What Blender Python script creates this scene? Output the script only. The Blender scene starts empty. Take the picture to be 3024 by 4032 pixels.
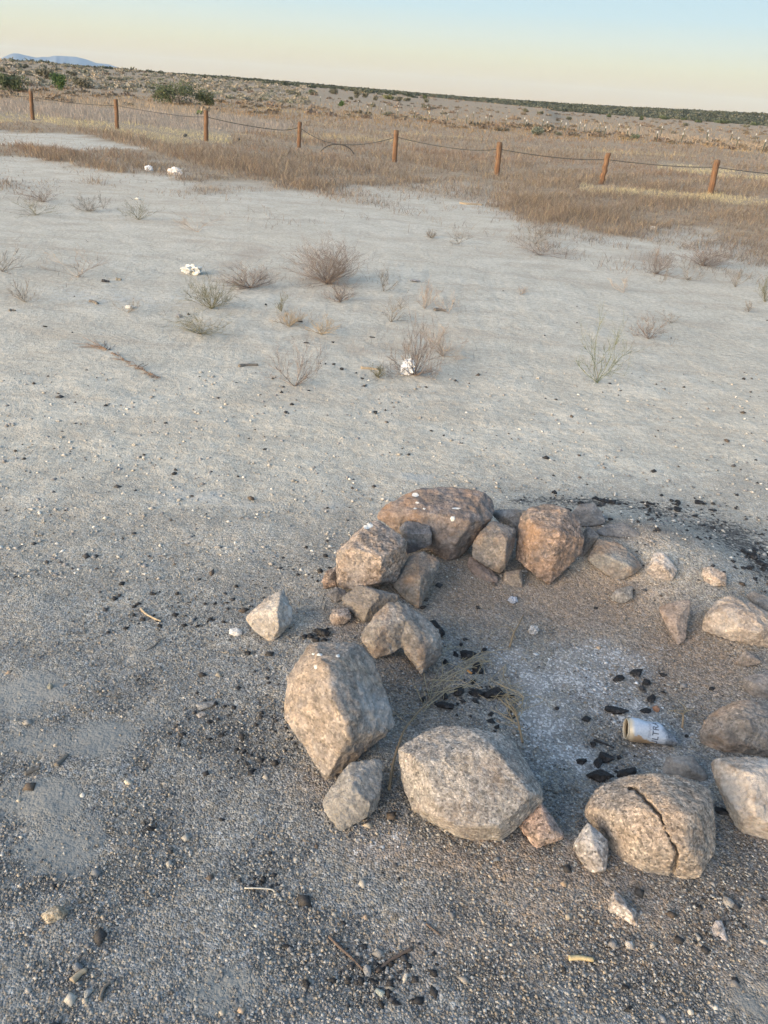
import bpy, bmesh, math, random
import numpy as np
from mathutils import Vector, Matrix, noise
R_ = math.radians
scene = bpy.context.scene
COL = scene.collection
random.seed(7); RNG = np.random.default_rng(11)

# ---------------------------------------------------------------- camera
H_CAM = 1.5
PITCH, ROLL = R_(28.47), R_(4.07)
FPX = 3028.0
fw = Vector((0, math.cos(PITCH), -math.sin(PITCH)))
r0 = Vector((1, 0, 0)); u0 = Vector((0, math.sin(PITCH), math.cos(PITCH)))
cr = r0 * math.cos(ROLL) + u0 * math.sin(ROLL)
cu = u0 * math.cos(ROLL) - r0 * math.sin(ROLL)
camd = bpy.data.cameras.new('camera'); cam = bpy.data.objects.new('camera', camd); COL.objects.link(cam)
cam.matrix_world = Matrix(((cr.x, cu.x, -fw.x, 0), (cr.y, cu.y, -fw.y, 0), (cr.z, cu.z, -fw.z, H_CAM), (0, 0, 0, 1)))
camd.sensor_fit = 'VERTICAL'; camd.sensor_height = 36; camd.sensor_width = 27; camd.lens = 36 * FPX / 4032
camd.clip_start = 0.05; camd.clip_end = 40000
scene.camera = cam
scene.render.resolution_x = 768; scene.render.resolution_y = 1024

# ---------------------------------------------------------------- sky, sun, exposure
SUN_EL, SUN_AZ = R_(9.0), R_(232)          # azimuth clockwise from +Y: behind the camera, to the left
w = bpy.data.worlds.new('World'); scene.world = w; w.use_nodes = True
nt = w.node_tree; nt.nodes.clear()
sky = nt.nodes.new('ShaderNodeTexSky'); sky.sky_type = 'NISHITA'; sky.sun_disc = False
sky.sun_elevation = SUN_EL; sky.sun_rotation = SUN_AZ; sky.altitude = 800
sky.air_density = 1.0; sky.dust_density = 2.5; sky.ozone_density = 1.0
EXPO = 2.14
def wn(op, a, b=None, clamp=False):
    n = nt.nodes.new('ShaderNodeMath'); n.operation = op; n.use_clamp = clamp
    for i, v in ((0, a), (1, b)):
        if v is None: continue
        if isinstance(v, bpy.types.NodeSocket): nt.links.new(v, n.inputs[i])
        else: n.inputs[i].default_value = v
    return n.outputs[0]
# low dusk band opposite the sun: dusty tan at the horizon, cream, then pale blue; the Nishita dome takes over higher up
wtc = nt.nodes.new('ShaderNodeTexCoord'); wsep = nt.nodes.new('ShaderNodeSeparateXYZ'); nt.links.new(wtc.outputs['Generated'], wsep.inputs[0])
wr = nt.nodes.new('ShaderNodeValToRGB'); nt.links.new(wn('MULTIPLY', wsep.outputs[2], 4.0, True), wr.inputs[0])
STOPS = [(-.5, (.80, .52, .20)), (.5, (.81, .575, .26)), (1.4, (.82, .65, .36)), (2.5, (.81, .76, .52)), (3.6, (.75, .80, .68)), (5.0, (.63, .79, .81)), (7.5, (.53, .75, .88)), (14, (.46, .68, .90))]
while len(wr.color_ramp.elements) < len(STOPS): wr.color_ramp.elements.new(.5)
for el_, (dg_, c_) in zip(wr.color_ramp.elements, STOPS):
    el_.position = max(0, min(1, 4 * math.sin(R_(dg_)))); el_.color = (*[x / (2 ** EXPO) / 0.15 for x in c_], 1)
fac_el = wn('SUBTRACT', 1.0, wn('MULTIPLY', wn('SUBTRACT', wsep.outputs[2], .16), 4.5, True))
fac_az = wn('ADD', .75, wn('ADD', wn('MULTIPLY', wsep.outputs[0], -1.3 * math.sin(SUN_AZ)), wn('MULTIPLY', wsep.outputs[1], -1.3 * math.cos(SUN_AZ))), True)
wm_ = nt.nodes.new('ShaderNodeMix'); wm_.data_type = 'RGBA'
nt.links.new(wn('MULTIPLY', fac_el, fac_az), wm_.inputs[0]); wt_ = nt.nodes.new('ShaderNodeMix'); wt_.data_type = 'RGBA'; wt_.blend_type = 'MULTIPLY'; wt_.inputs[0].default_value = 1; wt_.inputs[7].default_value = (1.03, 1.0, .95, 1)
nt.links.new(sky.outputs[0], wt_.inputs[6]); nt.links.new(wt_.outputs[2], wm_.inputs[6]); nt.links.new(wr.outputs[0], wm_.inputs[7])
bg = nt.nodes.new('ShaderNodeBackground'); bg.inputs['Strength'].default_value = 0.15
wo = nt.nodes.new('ShaderNodeOutputWorld')
nt.links.new(wm_.outputs[2], bg.inputs[0]); nt.links.new(bg.outputs[0], wo.inputs[0])
sl = bpy.data.lights.new('sun', 'SUN'); sl.energy = 1.3; sl.angle = R_(70); sl.color = (1.0, 0.85, 0.70)
so = bpy.data.objects.new('sun', sl); COL.objects.link(so)
sd = Vector((math.sin(SUN_AZ) * math.cos(SUN_EL), math.cos(SUN_AZ) * math.cos(SUN_EL), math.sin(SUN_EL)))
so.rotation_euler = sd.to_track_quat('Z', 'Y').to_euler(); so.location = (-8, -8, 6)
vs = scene.view_settings
vs.view_transform = 'Standard'; vs.look = 'None'; vs.gamma = 1; vs.exposure = EXPO; vs.use_curve_mapping = False
try:
    scene.cycles.max_bounces = 6; scene.cycles.volume_bounces = 1
except Exception: pass

# ---------------------------------------------------------------- from photograph pixels to places on the ground
CR = dict(V=(0, 0, 1/1.8228), c1=(1200, 1850, 1.7463), c2=(2100, 1900, 1.7955), c3=(900, 2250, 1.7463), c4=(1500, 2700, 1.8433),
          c5=(2124, 2650, 1.8433), c6=(0, 3200, 1.9988), c7=(1000, 3200, 1.6201), c8=(2024, 3200, 1.659), cL=(0, 2400, 1.659),
          cA=(0, 650, 1.659), cB=(700, 900, 1.659), cC=(1600, 800, 2.330), cD=(2312, 800, 2.330), cF=(0, 200, 3.318),
          cG=(0, 150, 1.6458), cH=(1008, 250, 1.6458), cI=(2016, 300, 1.6458), cJ=(1100, 300, 2.765), cK=(2000, 200, 2.765),
          cM=(2500, 300, 3.166), cE=(2380, 2750, 4.1475))
def S(c, x, y):
    k = CR[c]; return (k[0] + x / k[2], k[1] + y / k[2])
def ray(s):
    return cr * ((s[0] - 1512) / FPX) + cu * ((2016 - s[1]) / FPX) + fw
EYE = Vector((0, 0, H_CAM))
def flat(c, x, y):
    d = ray(S(c, x, y)); t = -H_CAM / d.z; return EYE + d * t
def az_of(xv):
    d = ray((xv * 1.8228, (203 + (xv - 830) * 0.0711) * 1.8228)); return math.atan2(d.x, d.y)

# terrain ------------------------------------------------------------------------------------------
_xs = [-400, 0, 250, 500, 830, 1000, 1300, 1659, 2100]
_az = np.array([az_of(x) for x in _xs])
_near = np.array([10, 10, 9.5, 6, 0, -4, -8, -10, -10]) / 1661.0
_ridge = np.array([8, 6, 6, 8, 4.5, 2.5, 4, 9.5, 9.5]) / 1661.0
def sstep(a, b, x):
    t = np.clip((x - a) / (b - a), 0, 1); return t * t * (3 - 2 * t)
PIT = flat('V', 1275, 1440); PITP = (PIT.x, PIT.y)
def gauss(x, y, c, rx, ry):
    return np.exp(-(((x - c[0]) / rx) ** 2 + ((y - c[1]) / ry) ** 2))
_bank = flat('V', 1450, 1225); _bank2 = flat('V', 1330, 1160)
def terrain(x, y):
    x = np.asarray(x, float); y = np.asarray(y, float)
    r = np.hypot(x, y); az = np.arctan2(x, y)
    en = np.interp(az, _az, _near); er = np.interp(az, _az, _ridge)
    fr = np.where(np.abs(az) < 1.2, 1.0, 0.0)
    h = np.where(en > -0.004, (1.5 + 180 * en), 0) * sstep(45, 180, r) * (1 - sstep(185, 330, r)) * fr
    h = h + (1.5 + 520 * er) * sstep(330, 520, r) * (1 - 0.8 * sstep(560, 1500, r)) * fr
    h = h + 0.012 * np.sin(x * 1.3 + 0.7) * np.cos(y * 0.9) * sstep(2.0, 6, r) + 0.03 * np.sin(x * .37 + y * .21) * sstep(8, 20, r)
    h = h + 0.25 * np.sin(x * .05 + 1.3) * np.sin(y * .043) * sstep(30, 80, r) * (1 - sstep(200, 400, r))
    d = np.hypot(x - PITP[0], y - PITP[1])
    h = h - 0.05 * np.exp(-(d / 0.52) ** 4) + 0.015 * np.exp(-((d - .75) / .2) ** 2)
    h = h + 0.07 * gauss(x, y, (_bank.x, _bank.y), .34, .22) + 0.05 * gauss(x, y, (_bank2.x, _bank2.y), .35, .2)
    return h
def th(x, y): return float(terrain(x, y))
def G(c, x, y, lift=0.0):
    s = S(c, x, y); d = ray(s)
    if d.z > -1e-4: d = d.copy(); d.z = -1e-4
    z = 0.0; p = EYE
    t = 0.3; 
    # march then refine
    best = None; prev = t
    while t < 3000:
        p = EYE + d * t
        if p.z < th(p.x, p.y): best = t; break
        prev = t; t *= 1.03
    if best is None: return EYE + d * 400
    a, b = prev, best
    for _ in range(18):
        m = (a + b) / 2; p = EYE + d * m
        if p.z < th(p.x, p.y): b = m
        else: a = m
    p = EYE + d * b; p.z += lift
    return p
def proj(P):
    """world points (N,3) -> photo pixel in the 1659-wide view"""
    P = np.asarray(P, float) - np.array(EYE)
    X = P @ np.array(cr); Y = P @ np.array(cu); Z = P @ np.array(fw)
    return (1512 + FPX * X / Z) / 1.8228, (2016 - FPX * Y / Z) / 1.8228, Z

# ---------------------------------------------------------------- object helpers
def tag(o, label=None, cat=None, group=None, kind=None):
    if label: o['label'] = label
    if cat: o['category'] = cat
    if group: o['group'] = group
    if kind: o['kind'] = kind
    return o
def link(name, me, mat=None, parent=None, loc=None):
    o = bpy.data.objects.new(name, me); COL.objects.link(o)
    if mat is not None: me.materials.clear(); me.materials.append(mat)
    if parent is not None: o.parent = parent
    if loc is not None: o.location = loc
    return o
def empty(name, loc):
    o = bpy.data.objects.new(name, None); COL.objects.link(o); o.location = loc; o.empty_display_size = .05; return o
class MB:
    def __init__(s): s.v = []; s.f = []; s.c = []
    def add(s, vs, fs, col=None):
        n = len(s.v); s.v += [tuple(v) for v in vs]; s.f += [tuple(i + n for i in f) for f in fs]
        if col is not None: s.c += [col] * len(vs)
    def tube(s, pts, rad, n=4, col=None, caps=True):
        pts = [Vector(p) for p in pts]; k = len(pts)
        if not hasattr(rad, '__len__'): rad = [rad] * k
        vs = []; 
        for i, p in enumerate(pts):
            t = (pts[min(i + 1, k - 1)] - pts[max(i - 1, 0)])
            t = t.normalized() if t.length > 1e-9 else Vector((0, 0, 1))
            a = t.cross(Vector((0.31, 0.2, 0.93))); a = a.normalized() if a.length > 1e-4 else Vector((1, 0, 0))
            b = t.cross(a)
            for j in range(n):
                q = 2 * math.pi * j / n
                vs.append(p + (a * math.cos(q) + b * math.sin(q)) * rad[i])
        fs = [(i * n + j, i * n + (j + 1) % n, (i + 1) * n + (j + 1) % n, (i + 1) * n + j) for i in range(k - 1) for j in range(n)]
        if caps: fs += [tuple(range(n - 1, -1, -1)), tuple((k - 1) * n + j for j in range(n))]
        s.add(vs, fs, col)
    def mesh(s, name, origin=(0, 0, 0), smooth=False):
        me = bpy.data.meshes.new(name); o = Vector(origin)
        me.from_pydata([tuple(Vector(v) - o) for v in s.v], [], s.f)
        if s.c and len(s.c) == len(s.v):
            at = me.color_attributes.new('Col', 'FLOAT_COLOR', 'POINT')
            at.data.foreach_set('color', np.array([(c[0], c[1], c[2], 1) for c in s.c], np.float32).ravel())
        if smooth: me.polygons.foreach_set('use_smooth', [True] * len(me.polygons))
        me.update(); return me
def np_mesh(name, V, F, C=None, smooth=False):
    """V (n,3), F (m,k) equal sized faces"""
    me = bpy.data.meshes.new(name); k = F.shape[1]
    me.vertices.add(len(V)); me.vertices.foreach_set('co', V.astype(np.float32).ravel())
    me.loops.add(F.size); me.loops.foreach_set('vertex_index', F.astype(np.int32).ravel())
    me.polygons.add(len(F)); me.polygons.foreach_set('loop_start', np.arange(0, F.size, k, dtype=np.int32))
    if smooth: me.polygons.foreach_set('use_smooth', np.ones(len(F), bool))
    me.update(calc_edges=True)
    if C is not None:
        at = me.color_attributes.new('Col', 'FLOAT_COLOR', 'POINT')
        at.data.foreach_set('color', np.column_stack([C, np.ones(len(C))]).astype(np.float32).ravel())
    return me

# ---------------------------------------------------------------- material helpers
class NT:
    def __init__(s, name):
        s.m = bpy.data.materials.new(name); s.m.use_nodes = True; s.t = s.m.node_tree
        s.b = s.t.nodes['Principled BSDF']; s.out = s.t.nodes['Material Output']
    def n(s, typ, **kw):
        n = s.t.nodes.new(typ)
        for k, v in kw.items():
            if hasattr(n, k): setattr(n, k, v)
            else: n.inputs[k].default_value = v
        return n
    def l(s, a, b): s.t.links.new(a, b)
    def mix(s, fac, a, b, mode='MIX'):
        n = s.t.nodes.new('ShaderNodeMix'); n.data_type = 'RGBA'; n.blend_type = mode
        for i, v in ((0, fac), (6, a), (7, b)):
            if isinstance(v, bpy.types.NodeSocket): s.l(v, n.inputs[i])
            elif i == 0: n.inputs[0].default_value = v
            else: n.inputs[i].default_value = (*v, 1) if len(v) == 3 else v
        return n.outputs[2]
    def math(s, op, a, b=None, clamp=False):
        n = s.t.nodes.new('ShaderNodeMath'); n.operation = op; n.use_clamp = clamp
        for i, v in ((0, a), (1, b)):
            if v is None: continue
            if isinstance(v, bpy.types.NodeSocket): s.l(v, n.inputs[i])
            else: n.inputs[i].default_value = v
        return n.outputs[0]
    def ramp(s, fac, stops, interp='LINEAR'):
        n = s.t.nodes.new('ShaderNodeValToRGB'); s.l(fac, n.inputs[0]); e = n.color_ramp; e.interpolation = interp
        while len(e.elements) < len(stops): e.elements.new(0.5)
        for el, (p, c) in zip(e.elements, stops):
            el.position = p; el.color = (c, c, c, 1) if not hasattr(c, '__len__') else (*c, 1)
        return n.outputs[0]
    def noise(s, vec, scale, detail=4, rough=.55, dist=0.0):
        n = s.t.nodes.new('ShaderNodeTexNoise'); s.l(vec, n.inputs['Vector'])
        n.inputs['Scale'].default_value = scale; n.inputs['Detail'].default_value = detail
        n.inputs['Roughness'].default_value = rough; n.inputs['Distortion'].default_value = dist
        return n.outputs[0]
    def vor(s, vec, scale, feature='F1', rnd=1.0):
        n = s.t.nodes.new('ShaderNodeTexVoronoi'); n.feature = feature; s.l(vec, n.inputs['Vector'])
        n.inputs['Scale'].default_value = scale; n.inputs['Randomness'].default_value = rnd
        return n
    def sepx(s, c):
        n = s.t.nodes.new('ShaderNodeSeparateColor'); s.l(c, n.inputs[0]); return n.outputs
    def bump(s, h, strength=.5, dist=.005, prev=None):
        n = s.t.nodes.new('ShaderNodeBump'); s.l(h, n.inputs['Height'])
        n.inputs['Strength'].default_value = strength; n.inputs['Distance'].default_value = dist
        if prev is not None: s.l(prev, n.inputs['Normal'])
        return n.outputs[0]
    def attr(s, name):
        n = s.t.nodes.new('ShaderNodeAttribute'); n.attribute_name = name; return n
    def set(s, color=None, rough=.9, normal=None, spec=.2, metal=0.0):
        for k, v in (('Base Color', color), ('Roughness', rough), ('Normal', normal), ('Specular IOR Level', spec), ('Metallic', metal)):
            if v is None: continue
            if isinstance(v, bpy.types.NodeSocket): s.l(v, s.b.inputs[k])
            elif k == 'Base Color': s.b.inputs[k].default_value = (*v, 1)
            else: s.b.inputs[k].default_value = v
        return s.m
def plain(name, color, rough=.8, spec=.2, metal=0.0, var=.25, scale=60, bump=.0):
    m = NT(name); tc = m.n('ShaderNodeTexCoord').outputs['Object']
    nz = m.noise(tc, scale, 5)
    c = m.mix(nz, [x * (1 - var) for x in color], [min(1, x * (1 + var)) for x in color])
    nb = m.bump(nz, bump, .003) if bump else None
    return m.set(c, rough, nb, spec, metal)
def vcol(name, rough=.9, spec=.1, var=.2, scale=30):
    m = NT(name); a = m.attr('Col').outputs['Color']
    geo = m.n('ShaderNodeNewGeometry').outputs['Position']
    nz = m.noise(geo, scale, 3)
    k = m.ramp(nz, [(.3, 1 - var), (.7, 1 + var)])
    c = m.mix(1.0, a, k, 'MULTIPLY')
    return m.set(c, rough, None, spec)

def rock_mat(name, base, alt, speck=.5, grain=170, white=0.0, rust=0.0, seed=0, crust=0.0, rough=.9):
    ds = lambda q: tuple((.68 * x + .32 * (sum(q) / 3)) * k for x, k in zip(q, (1.09, 1.06, 1.03)))
    base, alt = ds(base), ds(alt)
    m = NT(name); tc = m.n('ShaderNodeTexCoord').outputs['Object']
    mp = m.n('ShaderNodeMapping'); m.l(tc, mp.inputs[0]); mp.inputs['Location'].default_value = (seed * 1.37, seed * 2.11, seed * .73); v = mp.outputs[0]
    big = m.ramp(m.noise(v, 7, 6, .6, .6), [(.36, 0.0), (.62, 1.0)])
    c = m.mix(big, base, alt)
    # mineral grains
    vo = m.vor(v, grain); g = m.sepx(vo.outputs['Color'])[0]
    k = m.ramp(g, [(0, 1 - .62 * speck), (.28, 1 - .1 * speck), (.7, 1.0 + .1 * speck), (1, 1 + .75 * speck)])
    c = m.mix(1.0, c, k, 'MULTIPLY')
    vo2 = m.vor(v, grain * .8); g2 = m.sepx(vo2.outputs['Color'])[1]
    k2 = m.ramp(g2, [(.0, 1 - .3 * speck), (.2, 1), (1, 1 + .22 * speck)])
    c = m.mix(1.0, c, k2, 'MULTIPLY')
    # mottled dirt in patches
    d = m.ramp(m.noise(v, 34, 8, .72), [(.36, .70), (.6, 1.1)])
    c = m.mix(1.0, c, d, 'MULTIPLY')
    mp2 = m.n('ShaderNodeMapping'); m.l(v, mp2.inputs[0]); mp2.inputs['Scale'].default_value = (14, 14, 42); mp2.inputs['Rotation'].default_value = (seed * .7, seed * 1.3, 0)
    c = m.mix(1.0, c, m.ramp(m.noise(mp2.outputs[0], 1.0, 6, .68, .8), [(.36, .74), (.5, 1.0), (.66, 1.16)]), 'MULTIPLY')
    fz = m.ramp(m.noise(v, 130, 3, .6), [(.60, 0), (.70, .32 * speck)]); c = m.mix(fz, c, (.055, .05, .05))
    if rust:
        f = m.ramp(m.noise(v, 9, 5, .6, .3), [(.5, 0.0), (.66, rust)])
        c = m.mix(f, c, (.27, .16, .09))
    if crust:
        f = m.ramp(m.noise(v, 12, 6, .65), [(.5, 0.0), (.6, crust)])
        c = m.mix(f, c, (.09, .085, .085))
    if white:
        n1 = m.noise(v, 6.5, 2, .5); n2 = m.noise(v, 70, 5, .65)
        f = m.ramp(m.math('ADD', m.math('MULTIPLY', n1, 1.0), m.math('MULTIPLY', n2, .35)), [(.715, 0.0), (.80, white)])
        c = m.mix(f, c, (.62, .62, .62))
    hsum = m.math('ADD', m.math('MULTIPLY', m.noise(v, 45, 8, .65), 1.0), m.math('MULTIPLY', g, .16 * speck))
    nb = m.bump(hsum, .9, .016)
    return m.set(c, rough, nb, .25)

# ---------------------------------------------------------------- soil zones and weed zones (world space)
def blobs(x, y, items):
    a = np.zeros_like(x)
    for px, py, rx, ry, s in items:
        c = flat('V', px, py); rxw = (flat('V', px + rx, py) - c).length
        ryw = (flat('V', px, py - ry) - flat('V', px, py + ry)).length / 2
        a = np.maximum(a, s * gauss(x, y, (c.x, c.y), rxw, ryw))
    return a
Z_DUST = [(60,1500,120,60,1),(210,1590,95,55,1),(50,1600,120,50,.9),(80,1730,130,55,1),(130,1830,120,70,1),(480,2140,100,70,.9),
          (40,2120,80,60,.5),(430,1075,170,25,.8),(900,1030,80,14,.8),(1640,2170,90,70,.7),(330,1540,90,40,.6),(700,1090,110,20,.6),(300,1420,60,20,.5),
          (260,640,260,24,.6),(560,1090,90,14,.6)]
Z_ASH = [(1300,1400,150,50,.8),(1450,1540,90,50,.7),(1180,1450,110,70,.8),(1250,1440,150,60,.95),(1180,1530,85,70,.85),(1230,1610,95,45,1),(1370,1510,110,60,.8),(840,1830,110,55,.62),(1110,1390,80,50,.6),(1430,1600,90,60,.6),(790,1790,80,40,.55)]
Z_CHAR = [(1250,1087,170,18,1),(1420,1105,190,32,.85),(1600,1185,110,60,1),(1500,1150,130,40,.8),(1560,1150,110,40,1),(1645,1235,70,55,1),(1330,1085,60,14,1),(1130,1085,40,14,1),(1050,1480,60,40,.9),(1400,1470,60,30,.5),(690,1375,40,12,1),(650,1220,100,50,.55),(420,1330,220,70,.6),(560,1560,160,130,.55),
          (830,2100,110,70,.6),(1600,2020,150,110,.34),(1050,1490,70,60,.55),(1290,1650,60,40,.6),(1540,1130,90,30,.5),(560,1910,50,22,.8),(730,640,60,25,.35),(640,735,180,25,.4)]
Z_BROWN = [(1000,1260,190,110,.9),(1270,1290,220,80,.95),(1480,1400,170,110,.9),(1150,1880,340,90,.9),(1350,2010,420,140,.9),(1000,2060,300,120,.62),(1600,1950,160,120,.75),(840,1830,120,60,.8),(900,1480,120,120,.9),(700,1700,80,80,.6),(1350,1190,150,40,.7),(760,1350,90,60,.8),(1600,1800,120,80,.7),(1300,1960,300,100,.4),(540,548,50,26,.45),(500,568,50,14,.4),(640,690,70,20,.4),(780,757,60,14,.45),(700,605,110,22,.42),(900,802,80,18,.42),(440,655,60,12,.35),(440,718,60,10,.35),(1180,548,90,10,.5),(1400,560,60,20,.5)]  # faint blobs on the sand: brown debris plus painted shading under shrubs
def P_(pts): return np.array(pts, float)
SANDLINE = P_([(-900,395),(0,402),(130,392),(250,398),(380,402),(440,427),(560,432),(700,442),(820,432),(960,427),(1060,445),(1180,505),(1350,530),(1500,530),(1659,560),(2400,700)])
STRIPS = [P_([(-500,278),(0,282),(120,292),(250,312),(320,322),(200,326),(60,314),(-500,305)]),
          P_([(-500,338),(0,340),(120,352),(230,372),(330,378),(440,404),(330,412),(160,388),(0,392),(-500,392)])]
PALE = [P_([(-500,190),(0,205),(180,214),(330,226),(470,240),(560,258),(640,272),(600,286),(470,286),(330,272),(160,258),(0,252),(-500,245)]),
        P_([(1240,262),(1320,270),(1420,285),(1560,300),(1659,316),(2300,380),(2300,400),(1659,330),(1450,306),(1330,290),(1250,280)])]
STRAW = [P_([(-500,240),(0,246),(150,258),(300,268),(500,290),(500,308),(380,312),(240,288),(60,264),(-500,262)]),
         P_([(1420,352),(1540,362),(1700,382),(1700,398),(1540,378),(1420,366)]), P_([(1250,400),(1450,412),(1659,432),(1659,446),(1450,432),(1250,412)])]
def inpoly(px, py, poly):
    res = np.zeros(px.shape, bool); n = len(poly)
    for i in range(n):
        x1, y1 = poly[i]; x2, y2 = poly[(i + 1) % n]
        if y1 == y2: continue
        c = ((y1 > py) != (y2 > py)) & (px < (x2 - x1) * (py - y1) / (y2 - y1) + x1)
        res ^= c
    return res
def wob(x, y, s, ph=0.0):
    return (np.sin(x * s * 1.7 + ph) * np.cos(y * s * 1.3 + ph * 2) + .6 * np.sin(x * s * 3.9 + y * s * 2.7 + ph * 3) + .4 * np.sin(x * s * 8.1 - y * s * 6.3 + ph))/2
def weedmask(x, y):
    """0 on bare sand, 1 in the weeds (points on the ground, in front of the camera)"""
    px, py, z = proj(np.column_stack([x, y, np.zeros_like(x)]))
    ok = (z > 4)
    k = (20 - np.clip(z - 12, 0, 60) * .1)
    py2 = py + wob(x, y, .55) * k + wob(x, y, 1.7, 3.0) * 14 + wob(x * .5, y * 1.6, 3.3, .5) * 9; px2 = px + wob(x, y, .7, 2.0) * 30
    lim = np.interp(px2, SANDLINE[:, 0], SANDLINE[:, 1])
    m = np.clip((lim - py2) / 66 + .40, 0, 1) ** 1.9
    for s in STRIPS: m = np.where(inpoly(px2, py + wob(x, y, .55) * 5, s), m * .12, m)
    return np.where(ok, m, 0), px, py, z

# ---------------------------------------------------------------- ground sheet
def axis(lo, hi, step, far_lo, far_hi, gr=1.05):
    a = list(np.arange(lo, hi, step)); s = step
    while a[-1] < far_hi: s = s * gr; a.append(a[-1] + s)
    s = step; b = []; p = lo
    while p > far_lo: s *= gr; p -= s; b.append(p)
    return np.array(b[::-1] + a)
GX = axis(-1.35, 2.1, .017, -9000, 9000); GY = axis(.35, 4.0, .017, -2500, 12000)
xx, yy = np.meshgrid(GX, GY); fx, fy = xx.ravel(), yy.ravel()
zz = terrain(fx, fy)
near = (np.hypot(fx, fy - 2) < 6)
for i in np.nonzero(near)[0]:
    p = Vector((fx[i], fy[i], 0))
    zz[i] += .006 * noise.noise(p * 5) + .0035 * noise.noise(p * 17) + .002 * noise.noise(p * 43)
nx, ny = len(GX), len(GY)
idx = np.arange(nx * ny).reshape(ny, nx)
F = np.column_stack([idx[:-1, :-1].ravel(), idx[:-1, 1:].ravel(), idx[1:, 1:].ravel(), idx[1:, :-1].ravel()])
gm = np_mesh('ground', np.column_stack([fx, fy, zz]), F, None, True)
wm, wpx, wpy, wz = weedmask(fx, fy)
wm = np.where(np.hypot(fx, fy) > 60, 1.0, wm); wm = np.where((fy < 6), 0, wm)
c1100 = flat('V', 830, 1000).y; c850 = flat('V', 830, 760).y
grav = np.clip(1 - sstep(1.25, 3.9, fy - .16 * fx), 0, 1)
A1 = np.column_stack([grav, blobs(fx, fy, Z_DUST), blobs(fx, fy, Z_ASH), np.ones_like(fx)])
A2 = np.column_stack([blobs(fx, fy, Z_CHAR), blobs(fx, fy, Z_BROWN), wm, np.ones_like(fx)])
for nm, A in (('soil_a', A1), ('soil_b', A2)):
    at = gm.color_attributes.new(nm, 'FLOAT_COLOR', 'POINT'); at.data.foreach_set('color', A.astype(np.float32).ravel())

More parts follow.
